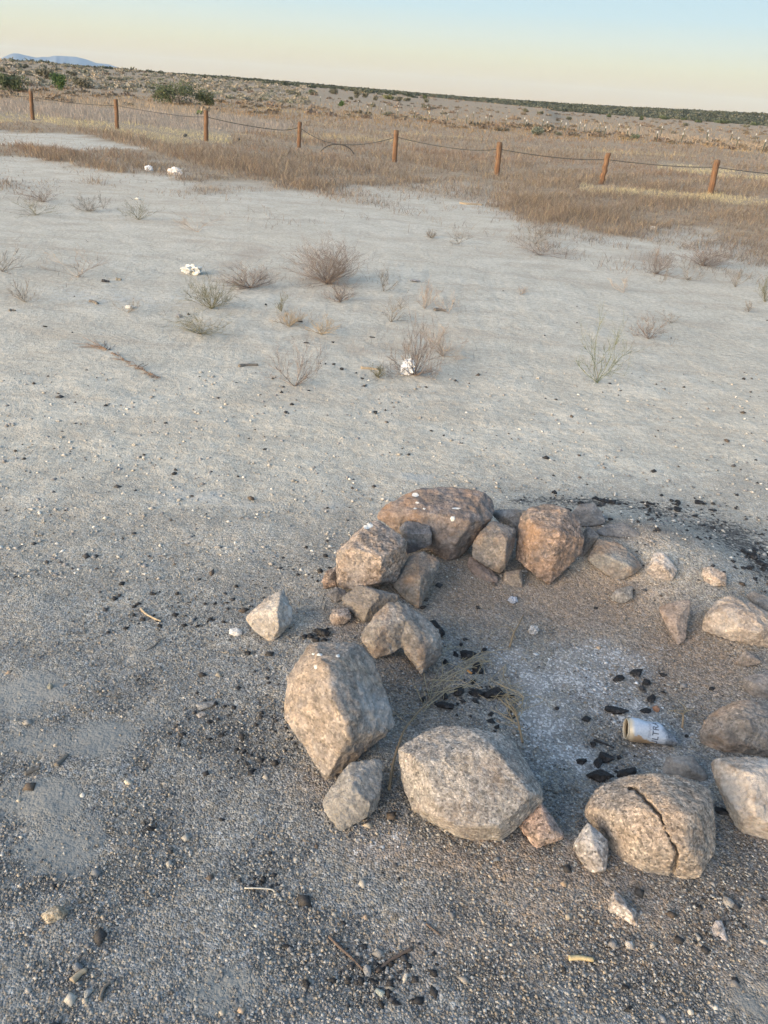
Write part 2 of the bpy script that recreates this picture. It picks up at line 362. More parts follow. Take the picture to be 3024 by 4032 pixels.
def ground_mat():
    m = NT('desert_soil'); pos = m.n('ShaderNodeNewGeometry').outputs['Position']
    a = m.sepx(m.attr('soil_a').outputs['Color']); b = m.sepx(m.attr('soil_b').outputs['Color'])
    gravel, dust, ash, char, brown, weed = a[0], a[1], a[2], b[0], b[1], b[2]
    n_big = m.noise(pos, .55, 5, .6, .4); n_mid = m.noise(pos, 3.2, 6, .62, .5); n_fine = m.noise(pos, 26, 6, .65); n_warp = m.noise(pos, 9, 6, .7, 1.0)
    # pale sand
    c = m.mix(m.ramp(n_mid, [(.35, 0), (.65, 1)]), (.398, .362, .304), (.488, .448, .380))
    c = m.mix(m.ramp(n_big, [(.45, 0), (.7, .6)]), c, (.39, .345, .28))
    c = m.mix(1.0, c, m.ramp(n_fine, [(.3, .78), (.7, 1.16)]), 'MULTIPLY')
    mps = m.n('ShaderNodeMapping'); m.l(pos, mps.inputs[0]); mps.inputs['Scale'].default_value = (.45, 1.6, 1); mps.inputs['Rotation'].default_value = (0, 0, .12)
    stk = m.noise(mps.outputs[0], 1.5, 8, .68, .6); c = m.mix(m.ramp(stk, [(.5, 0), (.7, .6)]), c, (.31, .26, .205))
    # coarse grit, darker near the fire ring
    gcol = m.mix(m.ramp(n_mid, [(.35, 0), (.68, 1)]), (.175, .172, .166), (.24, .234, .222))
    gf = m.ramp(m.math('ADD', gravel, m.math('MULTIPLY', m.math('SUBTRACT', n_warp, .5), .55)), [(.1, 0), (1.0, 1)])
    c = m.mix(gf, c, gcol)
    bf = m.ramp(m.math('ADD', m.math('ADD', brown, m.math('MULTIPLY', m.math('SUBTRACT', n_fine, .5), .5)), m.math('MULTIPLY', m.math('SUBTRACT', n_warp, .5), .5)), [(.2, 0), (.8, .88)])
    c = m.mix(bf, c, m.mix(n_fine, (.19, .15, .12), (.27, .215, .172)))
    # grains: every cell its own tone
    v1 = m.vor(pos, 235); g1 = m.sepx(v1.outputs['Color']); v2 = m.vor(pos, 112); g2 = m.sepx(v2.outputs['Color'])
    k1 = m.ramp(g1[0], [(0, .5), (.35, .85), (.7, 1.1), (.88, 1.35), (1, 1.7)])
    df = m.ramp(m.math('ADD', m.math('ADD', dust, m.math('MULTIPLY', m.math('SUBTRACT', n_warp, .5), 1.9)), m.math('MULTIPLY', m.math('SUBTRACT', n_fine, .5), 1.0)), [(.42, 0), (.85, 1)])
    gs = m.math('MULTIPLY', m.math('ADD', m.math('MULTIPLY', gravel, .75), .22), m.math('SUBTRACT', 1.0, m.math('MULTIPLY', df, .85)))
    c = m.mix(gs, c, m.mix(1.0, c, k1, 'MULTIPLY'))
    tint = m.ramp(g2[1], [(0, (.85, .88, .95)), (.5, (1, 1, 1)), (1, (1.12, 1.0, .86))])
    c = m.mix(m.math('MULTIPLY', gs, .9), c, m.mix(1.0, c, tint, 'MULTIPLY'))
    k2 = m.ramp(g2[0], [(0, .62), (.5, 1.0), (.93, 1.15), (1, 1.7)])
    c = m.mix(m.math('MULTIPLY', gs, .7), c, m.mix(1.0, c, k2, 'MULTIPLY'))
    # fine dust skins
    dcol = m.mix(n_fine, (.185, .184, .172), (.225, .224, .21))
    dcol = m.mix(gf, (.43, .42, .40), dcol)
    c = m.mix(m.math('MULTIPLY', df, .5), c, dcol)
    # soot
    cf = m.ramp(m.math('ADD', char, m.math('MULTIPLY', m.math('SUBTRACT', m.noise(pos, 60, 6, .7), .5), 3.2)), [(.6, 0), (1.05, .85)])
    c = m.mix(cf, c, (.035, .034, .036))
    # white ash flakes and ash film
    v3 = m.vor(pos, 170); g3 = m.sepx(v3.outputs['Color'])
    fl = m.ramp(m.math('ADD', g3[2], m.math('MULTIPLY', ash, .30)), [(1.06, 0), (1.12, 1)]) if False else None
    s = m.math('ADD', m.math('ADD', g3[2], m.math('MULTIPLY', ash, .55)), m.math('MULTIPLY', m.math('SUBTRACT', n_warp, .5), 1.1))
    fl = m.math('MULTIPLY', m.math('MULTIPLY', m.math('SUBTRACT', s, 1.10), 7.0, True), m.ramp(ash, [(.08, 0), (.3, 1)]))
    film = m.ramp(m.math('ADD', ash, m.math('MULTIPLY', m.math('SUBTRACT', n_warp, .5), 2.2)), [(.35, 0), (1.15, .72)])
    c = m.mix(film, c, m.mix(n_fine, (.20, .198, .205), (.38, .378, .382)))
    c = m.mix(m.math('MULTIPLY', fl, .6, True), c, (.60, .59, .59))
    # weedy soil
    wcol = m.mix(m.ramp(n_mid, [(.35, 0), (.65, 1)]), (.20, .145, .098), (.30, .232, .155))
    wf = m.ramp(m.math('ADD', weed, m.math('MULTIPLY', m.math('SUBTRACT', n_mid, .5), .6)), [(.15, 0), (1, .88)])
    c = m.mix(wf, c, wcol)
    h1 = m.math('MULTIPLY', v1.outputs['Distance'], -1.0)
    nb = m.bump(m.math('MULTIPLY', h1, gs), .6, .007)
    nb = m.bump(m.math('MULTIPLY', v2.outputs['Distance'], -1.0), .3, .006, nb)
    nb = m.bump(n_fine, .5, .02, nb); nb = m.bump(n_mid, .35, .06, nb)
    return m.set(c, .95, nb, .15)
tag(link('ground', gm, ground_mat()), kind='structure')

# loose grit: small stones lying on the soil (nobody could count them)
def scatter_stones(name, N, smin, smax, cols, regionf, flat_=.7, sink=.3):
    OCT = np.array([(1,0,0),(-1,0,0),(0,1,0),(0,-1,0),(0,0,1),(0,0,-1)], float)
    OF = np.array([(0,2,4),(2,1,4),(1,3,4),(3,0,4),(2,0,5),(1,2,5),(3,1,5),(0,3,5)])
    x, y = regionf(N); N = len(x)
    s = smin * (smax / smin) ** (RNG.random(N) ** 2.4)
    V = np.repeat(OCT[None], N, 0) * (1 + .5 * (RNG.random((N, 6, 1)) - .5)) + .35 * (RNG.random((N, 6, 3)) - .5)
    V[:, :, 0] *= (1 + .5 * RNG.random((N, 1))); V[:, :, 2] *= flat_
    a = RNG.random(N) * 6.283; ca, sa = np.cos(a)[:, None], np.sin(a)[:, None]
    X = V[:, :, 0] * ca - V[:, :, 1] * sa; Y = V[:, :, 0] * sa + V[:, :, 1] * ca
    V = np.stack([X, Y, V[:, :, 2]], -1) * s[:, None, None]
    z = terrain(x, y) + s * flat_ * (1 - 2 * sink) * .5
    V += np.stack([x, y, z], -1)[:, None]
    Fc = (OF[None] + (np.arange(N) * 6)[:, None, None]).reshape(-1, 3)
    cols = np.array(cols, float); ci = RNG.integers(0, len(cols), N)
    C = cols[ci] * (.75 + .5 * RNG.random((N, 1)))
    return np_mesh(name, V.reshape(-1, 3), Fc, np.repeat(C, 6, 0))
def px_region(fn):
    def f(N):
        px = RNG.random(N * 3) * 1900 - 120; py = RNG.random(N * 3) * 1500 + 800
        k = fn(px, py) > RNG.random(N * 3); px, py = px[k][:N], py[k][:N]
        X = (px * 1.8228 - 1512) / FPX; Y = (2016 - py * 1.8228) / FPX
        D = X[:, None] * np.array(cr) + Y[:, None] * np.array(cu) + np.array(fw)
        t = -H_CAM / D[:, 2]; return D[:, 0] * t, D[:, 1] * t
    return f
def dustless(px, py, zone=Z_DUST):
    a = np.zeros_like(px)
    for cx, cy, rx, ry, s in zone: a = np.maximum(a, s * np.exp(-((px - cx) / rx) ** 2 - ((py - cy) / ry) ** 2))
    return a
gritm = vcol('grit_stone', .9, .25, .2, 150)
me = scatter_stones('gravel', 95000, .0012, .0046, [(.15,.148,.145),(.13,.13,.132),(.2,.185,.17),(.25,.24,.225),(.30,.285,.265),(.17,.145,.12),(.24,.205,.165),(.085,.085,.09),(.22,.215,.215)],
    px_region(lambda px, py: np.clip((py - 950) / 500, 0, 1) * (1 - .85 * (dustless(px, py) > .42))))
tag(link('gravel', me, gritm), kind='stuff')
me = scatter_stones('sand_pebbles', 5000, .003, .011, [(.36,.34,.31),(.42,.40,.37),(.28,.26,.24),(.33,.30,.26),(.2,.19,.19)], px_region(lambda px, py: np.where(py < 1250, .8, 0)))
tag(link('pebbles', me, gritm), kind='stuff')
coalm = vcol('coal_bits', .75, .3, .3, 200)
me = scatter_stones('charcoal_bits', 8500, .0025, .011, [(.018,.018,.02),(.03,.03,.033),(.024,.022,.022)], px_region(lambda px, py: np.clip(dustless(px, py, Z_CHAR) * 1.1 - .1, 0, 1)))
tag(link('charcoal_bits', me, coalm), kind='stuff')
me = scatter_stones('dark_specks', 700, .005, .016, [(.03,.028,.028),(.07,.055,.045),(.05,.048,.05)], px_region(lambda px, py: np.where(py < 1300, .5, .03)))
tag(link('dark_crumbs', me, coalm), kind='stuff')
me = scatter_stones('loose_stones', 260, .004, .012, [(.22,.205,.19),(.27,.24,.20),(.18,.17,.165),(.32,.30,.27),(.25,.195,.15),(.15,.155,.165)], px_region(lambda px, py: np.clip((py - 900) / 900, 0, .8)), flat_=.6)
tag(link('loose_stones', me, gritm), kind='stuff')
me = scatter_stones('ash_flakes', 3200, .0025, .010, [(.58,.57,.57),(.48,.48,.49),(.4,.4,.41)], px_region(lambda px, py: np.clip(dustless(px, py, Z_ASH) * 1.2 - .3, 0, 1)), flat_=.3)
tag(link('ash_flakes', me, gritm), kind='stuff')

# ---------------------------------------------------------------- rocks
def hull_mesh(hulls, vox, dens, seed, origin, amp, smooth_it=2, facets=13, poly=0, polymix=.8):
    bm = bmesh.new()
    for pts in hulls:
        b2 = bmesh.new()
        for p in pts: b2.verts.new(p - origin)
        r = bmesh.ops.convex_hull(b2, input=b2.verts)
        junk = [e for e in r['geom_interior'] + r['geom_unused'] if isinstance(e, bmesh.types.BMVert)]
        bmesh.ops.delete(b2, geom=[v for v in b2.verts if not v.link_faces], context='VERTS')
        t = bpy.data.meshes.new('t'); b2.to_mesh(t); b2.free(); bm.from_mesh(t); bpy.data.meshes.remove(t)
    me = bpy.data.meshes.new('hull'); bm.to_mesh(me); bm.free()
    o = bpy.data.objects.new('hull', me); COL.objects.link(o)
    md = o.modifiers.new('r', 'REMESH'); md.mode = 'VOXEL'; md.voxel_size = vox
    if smooth_it:
        ms = o.modifiers.new('s', 'SMOOTH'); ms.factor = .5; ms.iterations = smooth_it
    dg = bpy.context.evaluated_depsgraph_get(); out = bpy.data.meshes.new_from_object(o.evaluated_get(dg))
    bpy.data.objects.remove(o); bpy.data.meshes.remove(me)
    n = len(out.vertices); co = np.empty(n * 3, np.float32); out.vertices.foreach_get('co', co); co = co.reshape(-1, 3)
    no = np.empty(n * 3, np.float32); out.vertices.foreach_get('normal', no); no = no.reshape(-1, 3)
    rr = np.random.default_rng(seed + 500); co = co.astype(float); cen = co.mean(0)
    view = np.array((EYE - Vector(origin)).normalized())
    if poly:
        nn = no.astype(float); K = nn[rr.choice(n, poly, replace=False)]
        for _ in range(14):
            lab = (nn @ K.T).argmax(1)
            for q in range(poly):
                if (lab == q).any():
                    v_ = nn[lab == q].sum(0); K[q] = v_ / (np.linalg.norm(v_) + 1e-9)
        lab = (nn @ K.T).argmax(1); R = co - cen; ln = np.linalg.norm(R, axis=1); rh = R / ln[:, None]
        t = np.full(n, 1e9)
        for q in range(poly):
            if (lab == q).sum() < 6: continue
            dq = np.percentile(R[lab == q] @ K[q], 62); cs = rh @ K[q]
            t = np.where(cs > .12, np.minimum(t, dq / np.maximum(cs, .12)), t)
        t = np.clip(t, ln * .82, ln * 1.10); co = cen + rh * (ln * (1 - polymix) + t * polymix)[:, None]
    for q in range(facets):
        nv = rr.normal(size=3) + view * .55; nv /= np.linalg.norm(nv); dd = (co - cen) @ nv; lim = dd.max() * rr.uniform(.88, .97)
        ex = np.maximum(dd - lim, 0); co -= nv * (ex * .93)[:, None]
    off = Vector((seed * 3.1, seed * 1.7, seed * 5.3)); d = np.empty(n)
    f1, f2, f3 = 1.1 / dens, 3.2 / dens, 9.0 / dens
    for i in range(n):
        p = Vector(co[i])
        a = noise.noise(p * f1 + off); b = abs(noise.noise(p * f2 + off)); c = noise.noise(p * f3 + off)
        d[i] = a * .45 - b * .75 + .2 + c * .46 + .16 * noise.noise(p * f3 * 2.3 + off)
    co = co + no * (d * amp)[:, None]
    out.vertices.foreach_set('co', co.astype(np.float32).ravel()); out.polygons.foreach_set('use_smooth', [True] * len(out.polygons)); out.update()
    return out
ROCKS = {}
def groove(me, c, line, half, deep):
    n = len(me.vertices); co = np.empty(n * 3, np.float32); me.vertices.foreach_get('co', co); co = co.reshape(-1, 3).astype(float)
    no = np.empty(n * 3, np.float32); me.vertices.foreach_get('normal', no); no = no.reshape(-1, 3)
    W = co + np.array(c); px, py, z = proj(W); px *= 1.8228; py *= 1.8228
    d = np.full(n, 1e9)
    for (x1, y1), (x2, y2) in zip(line[:-1], line[1:]):
        L = (x2 - x1) ** 2 + (y2 - y1) ** 2; t = np.clip(((px - x1) * (x2 - x1) + (py - y1) * (y2 - y1)) / L, 0, 1)
        d = np.minimum(d, np.hypot(px - x1 - t * (x2 - x1), py - y1 - t * (y2 - y1)))
    V = W - np.array(EYE); V /= np.linalg.norm(V, axis=1)[:, None]
    wv = np.array([.62 + .85 * noise.noise(Vector(q) * 21) + .35 * noise.noise(Vector(q) * 70) for q in W]); f = np.clip(1 - d / (half * np.clip(wv, .3, 1.3)), 0, 1) ** .6 * ((no * V).sum(1) < .15)
    co += V * (f * deep)[:, None]
    me.vertices.foreach_set('co', co.astype(np.float32).ravel()); me.update()
def solid(sil, inner=(), base=None, tilt=.15, back=.55, bsc=.72):
    """closed set of points in space for a stone seen with outline sil; base = pixel whose ground point fixes its distance"""
    cx = sum(p[0] for p in sil) / len(sil); cy = sum(p[1] for p in sil) / len(sil)
    d = ray((cx, cy)).normalized()
    b = base or max(sil, key=lambda p: p[1])
    db = ray(b); gb = G_src(b); 
    n = ((-d) * (1 - tilt) + Vector((0, 0, 1)) * tilt).normalized()
    def onp(s):
        r = ray(s); t = (gb - EYE).dot(n) / r.dot(n); return EYE + r * t
    P = [onp(s) for s in sil]; c = sum(P, Vector()) / len(P)
    Rm = sum((p - c).length for p in P) / len(P)
    pts = list(P)
    for x, y, k in inner:
        q = onp((x, y)); v = (EYE - q).normalized(); pts.append(q + v * (1.3 * k * Rm))
    for p in P:
        q = c + (p - c) * bsc; pts.append(q + (q - EYE).normalized() * (back * Rm))
    return pts, c, Rm
def G_src(s):
    k = CR['V']; return G('V', s[0] * k[2], s[1] * k[2])
def rock(mat, label, crop, parts, base=None, tilt=.15, back=.55, amp=.062, name='rock', vox=None, cat='rock', group=None, seed=None, smooth_it=1, crack=None, facets=1, poly=12, polymix=.74):
    seed = seed if seed is not None else len(ROCKS) + 1
    hulls = []; cs = []; rm = 0
    bs = S(crop, *base) if base else None
    if bs is None:
        allp = [S(crop, *p) for sil, _ in parts for p in sil]; bs = max(allp, key=lambda p: p[1])
    for sil, inner in parts:
        off = 0
        pts, c, r = solid([S(crop, x, y) for x, y in sil], [(*S(crop, x, y), k) for x, y, k in inner], bs, tilt, back)
        hulls.append(pts); cs.append(c); rm = max(rm, r)
    c = sum(cs, Vector()) / len(cs)
    me = hull_mesh(hulls, vox or max(.0032, rm / 32), rm, seed, c, amp * rm, smooth_it, facets, poly if len(parts) == 1 else 0, polymix)
    me.name = name
    if crack: groove(me, c, [S(crop, *p) for p in crack[0]], crack[1], crack[2])
    o = link(name, me, mat, None, c); tag(o, label, cat, group); ROCKS[label] = (o, c, rm)
    return o
M_ = rock_mat
GR = 'stones of the fire ring'
rock(M_('stone_brown_flat', (.215,.15,.125), (.17,.145,.14), .35, 190, .0, .5, 1, .55), 'long flat-topped reddish brown boulder at the back of the fire ring', 'c1',
  [([(505,325),(540,255),(640,200),(740,152),(900,120),(1100,122),(1225,148),(1285,215),(1290,290),(1240,385),(1180,475),(1110,560),(1030,612),(960,612),(880,565),(780,480),(640,430),(545,365)],
    [(640,290,.30),(760,285,.45),(950,312,.55),(1130,335,.5),(1230,345,.3),(950,520,.35),(1090,480,.35)])], tilt=.2, group=GR)
rock(M_('stone_tan_block', (.26,.195,.15), (.18,.15,.14), .8, 170, .1, .3, 2), 'blocky tan stone with a white dropping on top, left rear of the fire ring', 'c1',
  [([(220,580),(270,535),(310,470),(400,385),(500,350),(550,370),(650,450),(688,500),(690,600),(660,690),(630,750),(500,800),(320,815),(225,790),(217,690)],
    [(290,545,.45),(420,560,.6),(520,590,.6),(660,560,.35),(500,780,.3)])], base=(450,870), group=GR)
rock(M_('stone_grey_cube', (.16,.135,.135), (.15,.145,.155), .5, 190, 0, 0, 3, .55), 'small dark grey cube-like stone leaning on the long flat boulder', 'c1',
  [([(645,400),(680,358),(770,352),(860,385),(875,440),(872,510),(800,550),(700,580),(690,500)], [(690,435,.5),(860,440,.5),(780,440,.55)])], base=(760,690), group=GR)
rock(M_('stone_grey_slab', (.15,.155,.16), (.175,.15,.125), .4, 180, 0, .5, 4, .55), 'grey slab with a sooty rusty lower side, standing inside the ring below the grey cube', 'c1',
  [([(690,640),(720,590),(810,566),(880,590),(920,625),(905,720),(860,810),(820,900),(780,950),(700,900),(640,850),(600,800)], [(680,735,.2),(800,750,.4),(790,870,.25)])], tilt=.4, group=GR)
rock(M_('stone_grey_brown', (.19,.165,.145), (.16,.15,.145), .3, 180, 0, 0, 5), 'smooth grey brown stone with a dark right face, under the blocky tan stone', 'c1',
  [([(250,880),(310,830),(370,792),(460,800),(530,835),(640,855),(650,890),(560,910),(500,980),(440,1050),(400,1045),(320,990),(270,940)], [(470,840,.35),(515,870,.45),(440,960,.45),(415,1020,.25)])], group=GR)
rock(M_('stone_hollow', (.24,.215,.19), (.20,.19,.185), .45, 160, 0, .35, 6, .55), 'rough grey stone with a hollow underneath, left side of the fire ring', 'c1',
  [([(390,1120),(440,1085),(480,1000),(570,915),(650,905),(720,940),(800,1010),(780,1130),(690,1205),(590,1275),(480,1297),(440,1240),(390,1180)], [(550,1080,.42),(690,1030,.4),(480,1180,.3)]),
   ([(560,915),(650,905),(720,940),(760,990),(850,1030),(920,1100),(945,1180),(945,1280),(880,1330),(800,1415),(772,1370),(768,1270),(700,1180),(560,1080)], [(730,1060,.42),(870,1170,.36),(830,1280,.35)])], group=GR)
rock(M_('stone_red_small', (.25,.17,.13), (.22,.19,.17), .8, 200, 0, .3, 7), 'small pinkish stone peeking out left of the blocky tan stone', 'c1',
  [([(115,760),(150,690),(215,665),(240,740),(215,800),(130,822)], [(170,730,.5)])], group=GR)
rock(M_('stone_purple_low', (.14,.125,.13), (.17,.155,.15), .5, 200, 0, 0, 8), 'low purplish grey stone below the small pinkish stone', 'c1',
  [([(150,860),(210,800),(280,825),(300,880),(210,915)], [(220,850,.4)])], group=GR)
rock(M_('stone_round_pink', (.22,.165,.14), (.25,.22,.20), .8, 200, 0, .3, 9), 'small rounded pinkish stone in the gravel left of the hollow stone', 'c1',
  [([(165,1030),(190,960),(250,940),(310,960),(322,1020),(280,1060),(200,1075)], [(240,1000,.5)])], group=GR)
rock(M_('stone_dark_wedge', (.20,.165,.135), (.13,.125,.13), .4, 170, 0, .3, 10, .55), 'dark wedge-shaped stone right of the long flat boulder', 'c1',
  [([(1150,560),(1170,480),(1230,400),(1300,350),(1440,400),(1450,450),(1440,540),(1390,640),(1350,705),(1300,700),(1230,640),(1160,600)], [(1210,440,.3),(1390,470,.6),(1385,620,.4),(1260,560,.4)])], base=(1330,790), group=GR)
rock(M_('stone_blue_grey', (.17,.17,.175), (.2,.2,.2), .4, 170, 0, 0, 11), 'blue grey stone half hidden behind the dark wedge-shaped stone', 'c1',
  [([(1290,300),(1330,265),(1400,290),(1520,280),(1510,360),(1460,470),(1380,400),(1320,350)], [(1400,330,.4)])], base=(1440,540), group=GR)
rock(M_('stone_low_red', (.18,.13,.115), (.15,.12,.115), .3, 170, 0, .2, 12), 'low reddish stone half buried beneath the dark wedge-shaped stone', 'c1',
  [([(1115,650),(1130,600),(1180,590),(1240,640),(1330,740),(1330,780),(1240,775),(1160,725)], [(1200,680,.4)])], base=(1300,772), tilt=.4, group=GR)
rock(M_('stone_small_tan', (.25,.2,.15), (.19,.16,.145), .5, 190, 0, .4, 13), 'small square tan stone at the foot of the big rounded reddish stone', 'c1',
  [([(1360,740),(1380,700),(1430,685),(1490,680),(1500,760),(1500,815),(1420,805),(1370,785)], [(1385,725,.4),(1470,720,.5)])], group=GR)
rock(M_('stone_big_round', (.235,.155,.115), (.185,.15,.135), .7, 150, .0, .5, 14, .55), 'big rounded reddish brown stone standing upright at the rear of the ring', 'V',
  [([(1113,1190),(1118,1150),(1130,1110),(1150,1093),(1190,1089),(1225,1100),(1252,1125),(1262,1160),(1255,1195),(1232,1220),(1200,1250),(1182,1264),(1160,1252),(1135,1230),(1118,1212)], [(1160,1130,.45),(1215,1150,.5),(1150,1200,.4),(1200,1195,.4)])], group=GR, tilt=.1)
rock(M_('stone_wedge_purple', (.16,.135,.13), (.17,.155,.15), .4, 170, 0, 0, 15), 'purplish stone wedged against the right side of the big rounded reddish stone', 'c2',
  [([(350,345),(380,315),(430,330),(462,380),(440,430),(380,500),(335,535),(325,500)], [(400,400,.4)])], group=GR)
rock(M_('stone_flat_grey_back', (.15,.145,.15), (.18,.165,.16), .3, 170, 0, .15, 16), 'flat bluish grey stone behind the big rounded reddish stone', 'c2',
  [([(260,225),(330,150),(430,145),(520,250),(500,290),(390,320),(310,300)], [(400,230,.3)])], tilt=.45, group=GR)
rock(M_('stone_flat_mound', (.155,.155,.165), (.17,.155,.15), .3, 170, 0, 0, 17), 'flat dusty stone sunk in the ash bank at the rear of the ring', 'c2',
  [([(440,345),(520,295),(640,285),(760,360),(740,388),(580,392),(480,372)], [(600,330,.2)])], tilt=.6, group=GR)
rock(M_('stone_buried_slab', (.22,.155,.11), (.17,.175,.175), .4, 170, 0, .4, 18), 'half-buried brown slab with a grey upper side, right of the big rounded stone', 'c2',
  [([(380,540),(420,450),(460,400),(560,410),(640,450),(720,520),(768,590),(690,662),(640,682),(580,692),(500,640),(420,580)], [(480,500,.35),(560,530,.4),(680,600,.4)])], tilt=.35, group=GR)
rock(M_('stone_pale_cracked', (.36,.29,.24), (.27,.235,.22), .6, 180, .3, 0, 19), 'pale pinkish stone with a dark crack on the right ash bank', 'c2',
  [([(800,620),(830,540),(860,495),(920,495),(980,560),(1015,610),(1000,670),(960,702),(900,692),(830,672)], [(915,590,.5),(850,570,.35),(960,640,.35)])], group=GR)
rock(M_('stone_pale_small', (.34,.27,.22), (.29,.24,.2), .7, 200, .3, .2, 20), 'small crumbly pale pink stone, right of the cracked one', 'c2',
  [([(1190,600),(1260,590),(1310,625),(1365,640),(1370,728),(1300,737),(1215,718),(1195,670)], [(1240,640,.4),(1320,690,.5)])], group=GR)
rock(M_('stone_grey_loose', (.24,.22,.2), (.2,.19,.185), .6, 200, 0, 0, 21), 'small rough grey stone lying inside the ring by the rear bank', 'c2',
  [([(540,805),(590,755),(680,725),(706,740),(700,820),(640,857),(570,842)], [(630,780,.5)])], group=GR)
rock(M_('stone_triangle', (.25,.185,.15), (.21,.18,.165), .4, 190, 0, .3, 22), 'triangular pinkish stone standing on its point inside the ring', 'c2',
  [([(890,880),(960,850),(1060,830),(1120,820),(1095,900),(1075,1000),(1075,1120),(1030,1147),(985,1112),(940,1010),(900,930)], [(1060,910,.3),(1000,1000,.35)])], tilt=.3, back=.4, group=GR)
rock(M_('stone_right_pale', (.35,.27,.2), (.24,.205,.185), .5, 160, .15, .15, 23), 'broad pale tan rock with a broken top edge at the right picture edge', 'c2',
  [([(1195,990),(1220,930),(1320,820),(1400,800),(1540,860),(1640,910),(1760,950),(1800,1050),(1700,1150),(1600,1167),(1500,1142),(1330,1072),(1210,1042)], [(1330,900,.4),(1560,920,.45),(1500,1050,.5),(1620,1050,.5)])], tilt=.2, group=GR)
rock(M_('stone_right_dark', (.19,.165,.15), (.16,.16,.165), .4, 160, 0, .2, 24), 'dark stone behind the broad pale tan rock at the right picture edge', 'c2',
  [([(1500,780),(1560,765),(1640,830),(1760,840),(1790,950),(1650,960),(1580,910)], [(1640,870,.3)])], base=(1640,1000), group=GR)
rock(M_('stone_tiny_triangle', (.21,.165,.14), (.18,.155,.14), .4, 200, 0, .4, 25), 'little triangular stone under the broad pale tan rock', 'c2',
  [([(1410,1282),(1460,1220),(1500,1180),(1560,1215),(1622,1265),(1560,1295),(1470,1302)], [(1510,1225,.4)])], group=GR)
rock(M_('stone_grey_edge', (.2,.175,.165), (.18,.17,.17), .4, 190, 0, 0, 26), 'dusty grey stone at the right picture edge below the little triangular one', 'c2',
  [([(1480,1400),(1520,1360),(1600,1355),(1700,1370),(1760,1450),(1700,1532),(1560,1532),(1500,1480)], [(1560,1420,.5)])], group=GR)
rock(M_('stone_lone', (.36,.325,.29), (.27,.25,.235), .35, 190, .5, .15, 27), 'lone pale angular stone lying on the gravel left of the ring', 'c3',
  [([(115,320),(180,260),(230,215),(270,170),(340,150),(375,130),(410,180),(440,260),(430,340),(390,400),(340,462),(290,472),(220,440),(150,390)], [(350,220,.5),(335,330,.55),(350,400,.4),(250,260,.35)])])
rock(M_('stone_white_flat', (.5,.5,.5), (.42,.42,.43), .3, 200, 0, 0, 28), 'small flat white stone next to the lone pale angular stone', 'c3',
  [([(0,430),(5,395),(60,385),(100,405),(95,437),(50,454)], [(50,415,.3)])], tilt=.5)
rock(M_('boulder_left', (.29,.222,.165), (.205,.185,.175), .55, 170, .18, .0, 29), 'largest boulder of the ring, tan with white stains, left front', 'c3',
  [([(385,860),(400,760),(440,680),(480,590),(560,520),(650,488),(800,490),(900,505),(960,550),(1000,640),(1040,750),(1065,850),(1125,925),(1145,1020),(1135,1082),(1045,1112),(960,1200),(860,1290),(800,1340),(740,1400),(700,1442),(650,1420),(600,1330),(575,1240),(500,1160),(430,1060),(390,960)],
    [(660,620,.5),(720,780,.62),(800,960,.66),(850,1140,.5),(700,1380,.18),(560,900,.35)])], base=(750,1400), group=GR, poly=17, polymix=.75)
rock(M_('stone_below', (.235,.225,.215), (.2,.195,.19), .3, 170, .55, 0, 30), 'smooth grey stone leaning on the foot of the largest boulder', 'V',
  [([(698,1735),(712,1705),(733,1675),(760,1650),(790,1640),(822,1643),(828,1675),(822,1710),(810,1750),(780,1775),(740,1792),(712,1775)], [(760,1690,.5),(800,1740,.3),(735,1740,.35)])], group=GR)
rock(M_('boulder_granite', (.27,.243,.218), (.205,.198,.195), .75, 215, 0, .15, 31), 'large pale speckled granite boulder at the front of the ring', 'c4',
  [([(140,470),(160,440),(270,370),(390,290),(460,290),(560,310),(720,335),(830,345),(960,400),(1020,480),(1060,600),(1120,680),(1140,760),(1140,860),(1080,930),(1010,1000),(920,1090),(860,1132),(740,1112),(680,1132),(560,1092),(470,1040),(360,985),(320,940),(230,890),(190,800),(155,700),(140,580)],
    [(345,915,.30),(520,1020,.42),(760,1035,.42),(990,945,.40),(1105,790,.28),(255,600,.36),(400,560,.42),(700,430,.36),(700,850,.50),(980,560,.30),(1060,680,.34),(330,440,.25)])], group=GR, amp=.04, poly=18, polymix=.75)
rock(M_('stone_pink_chip', (.30,.2,.165), (.24,.185,.16), .9, 170, 0, .2, 32), 'pinkish angular stone touching the right side of the granite boulder', 'c4',
  [([(1000,1010),(1060,960),(1150,840),(1200,880),(1250,960),(1320,1070),(1322,1112),(1240,1132),(1140,1182),(1090,1152),(1040,1080)], [(1240,1050,.45),(1160,1110,.5),(1160,900,.2)])], group=GR)
rock(M_('stone_grey_wedge', (.28,.26,.25), (.24,.225,.225), .9, 170, .2, .15, 33), 'pale grey angular stone leaning on the left of the split boulder', 'c5',
  [([(240,1250),(290,1180),(350,1080),(400,1130),(500,1210),(505,1330),(480,1442),(380,1457),(330,1400),(270,1330)], [(300,1235,.45),(400,1215,.5),(355,1100,.2),(420,1380,.35)])], group=GR)
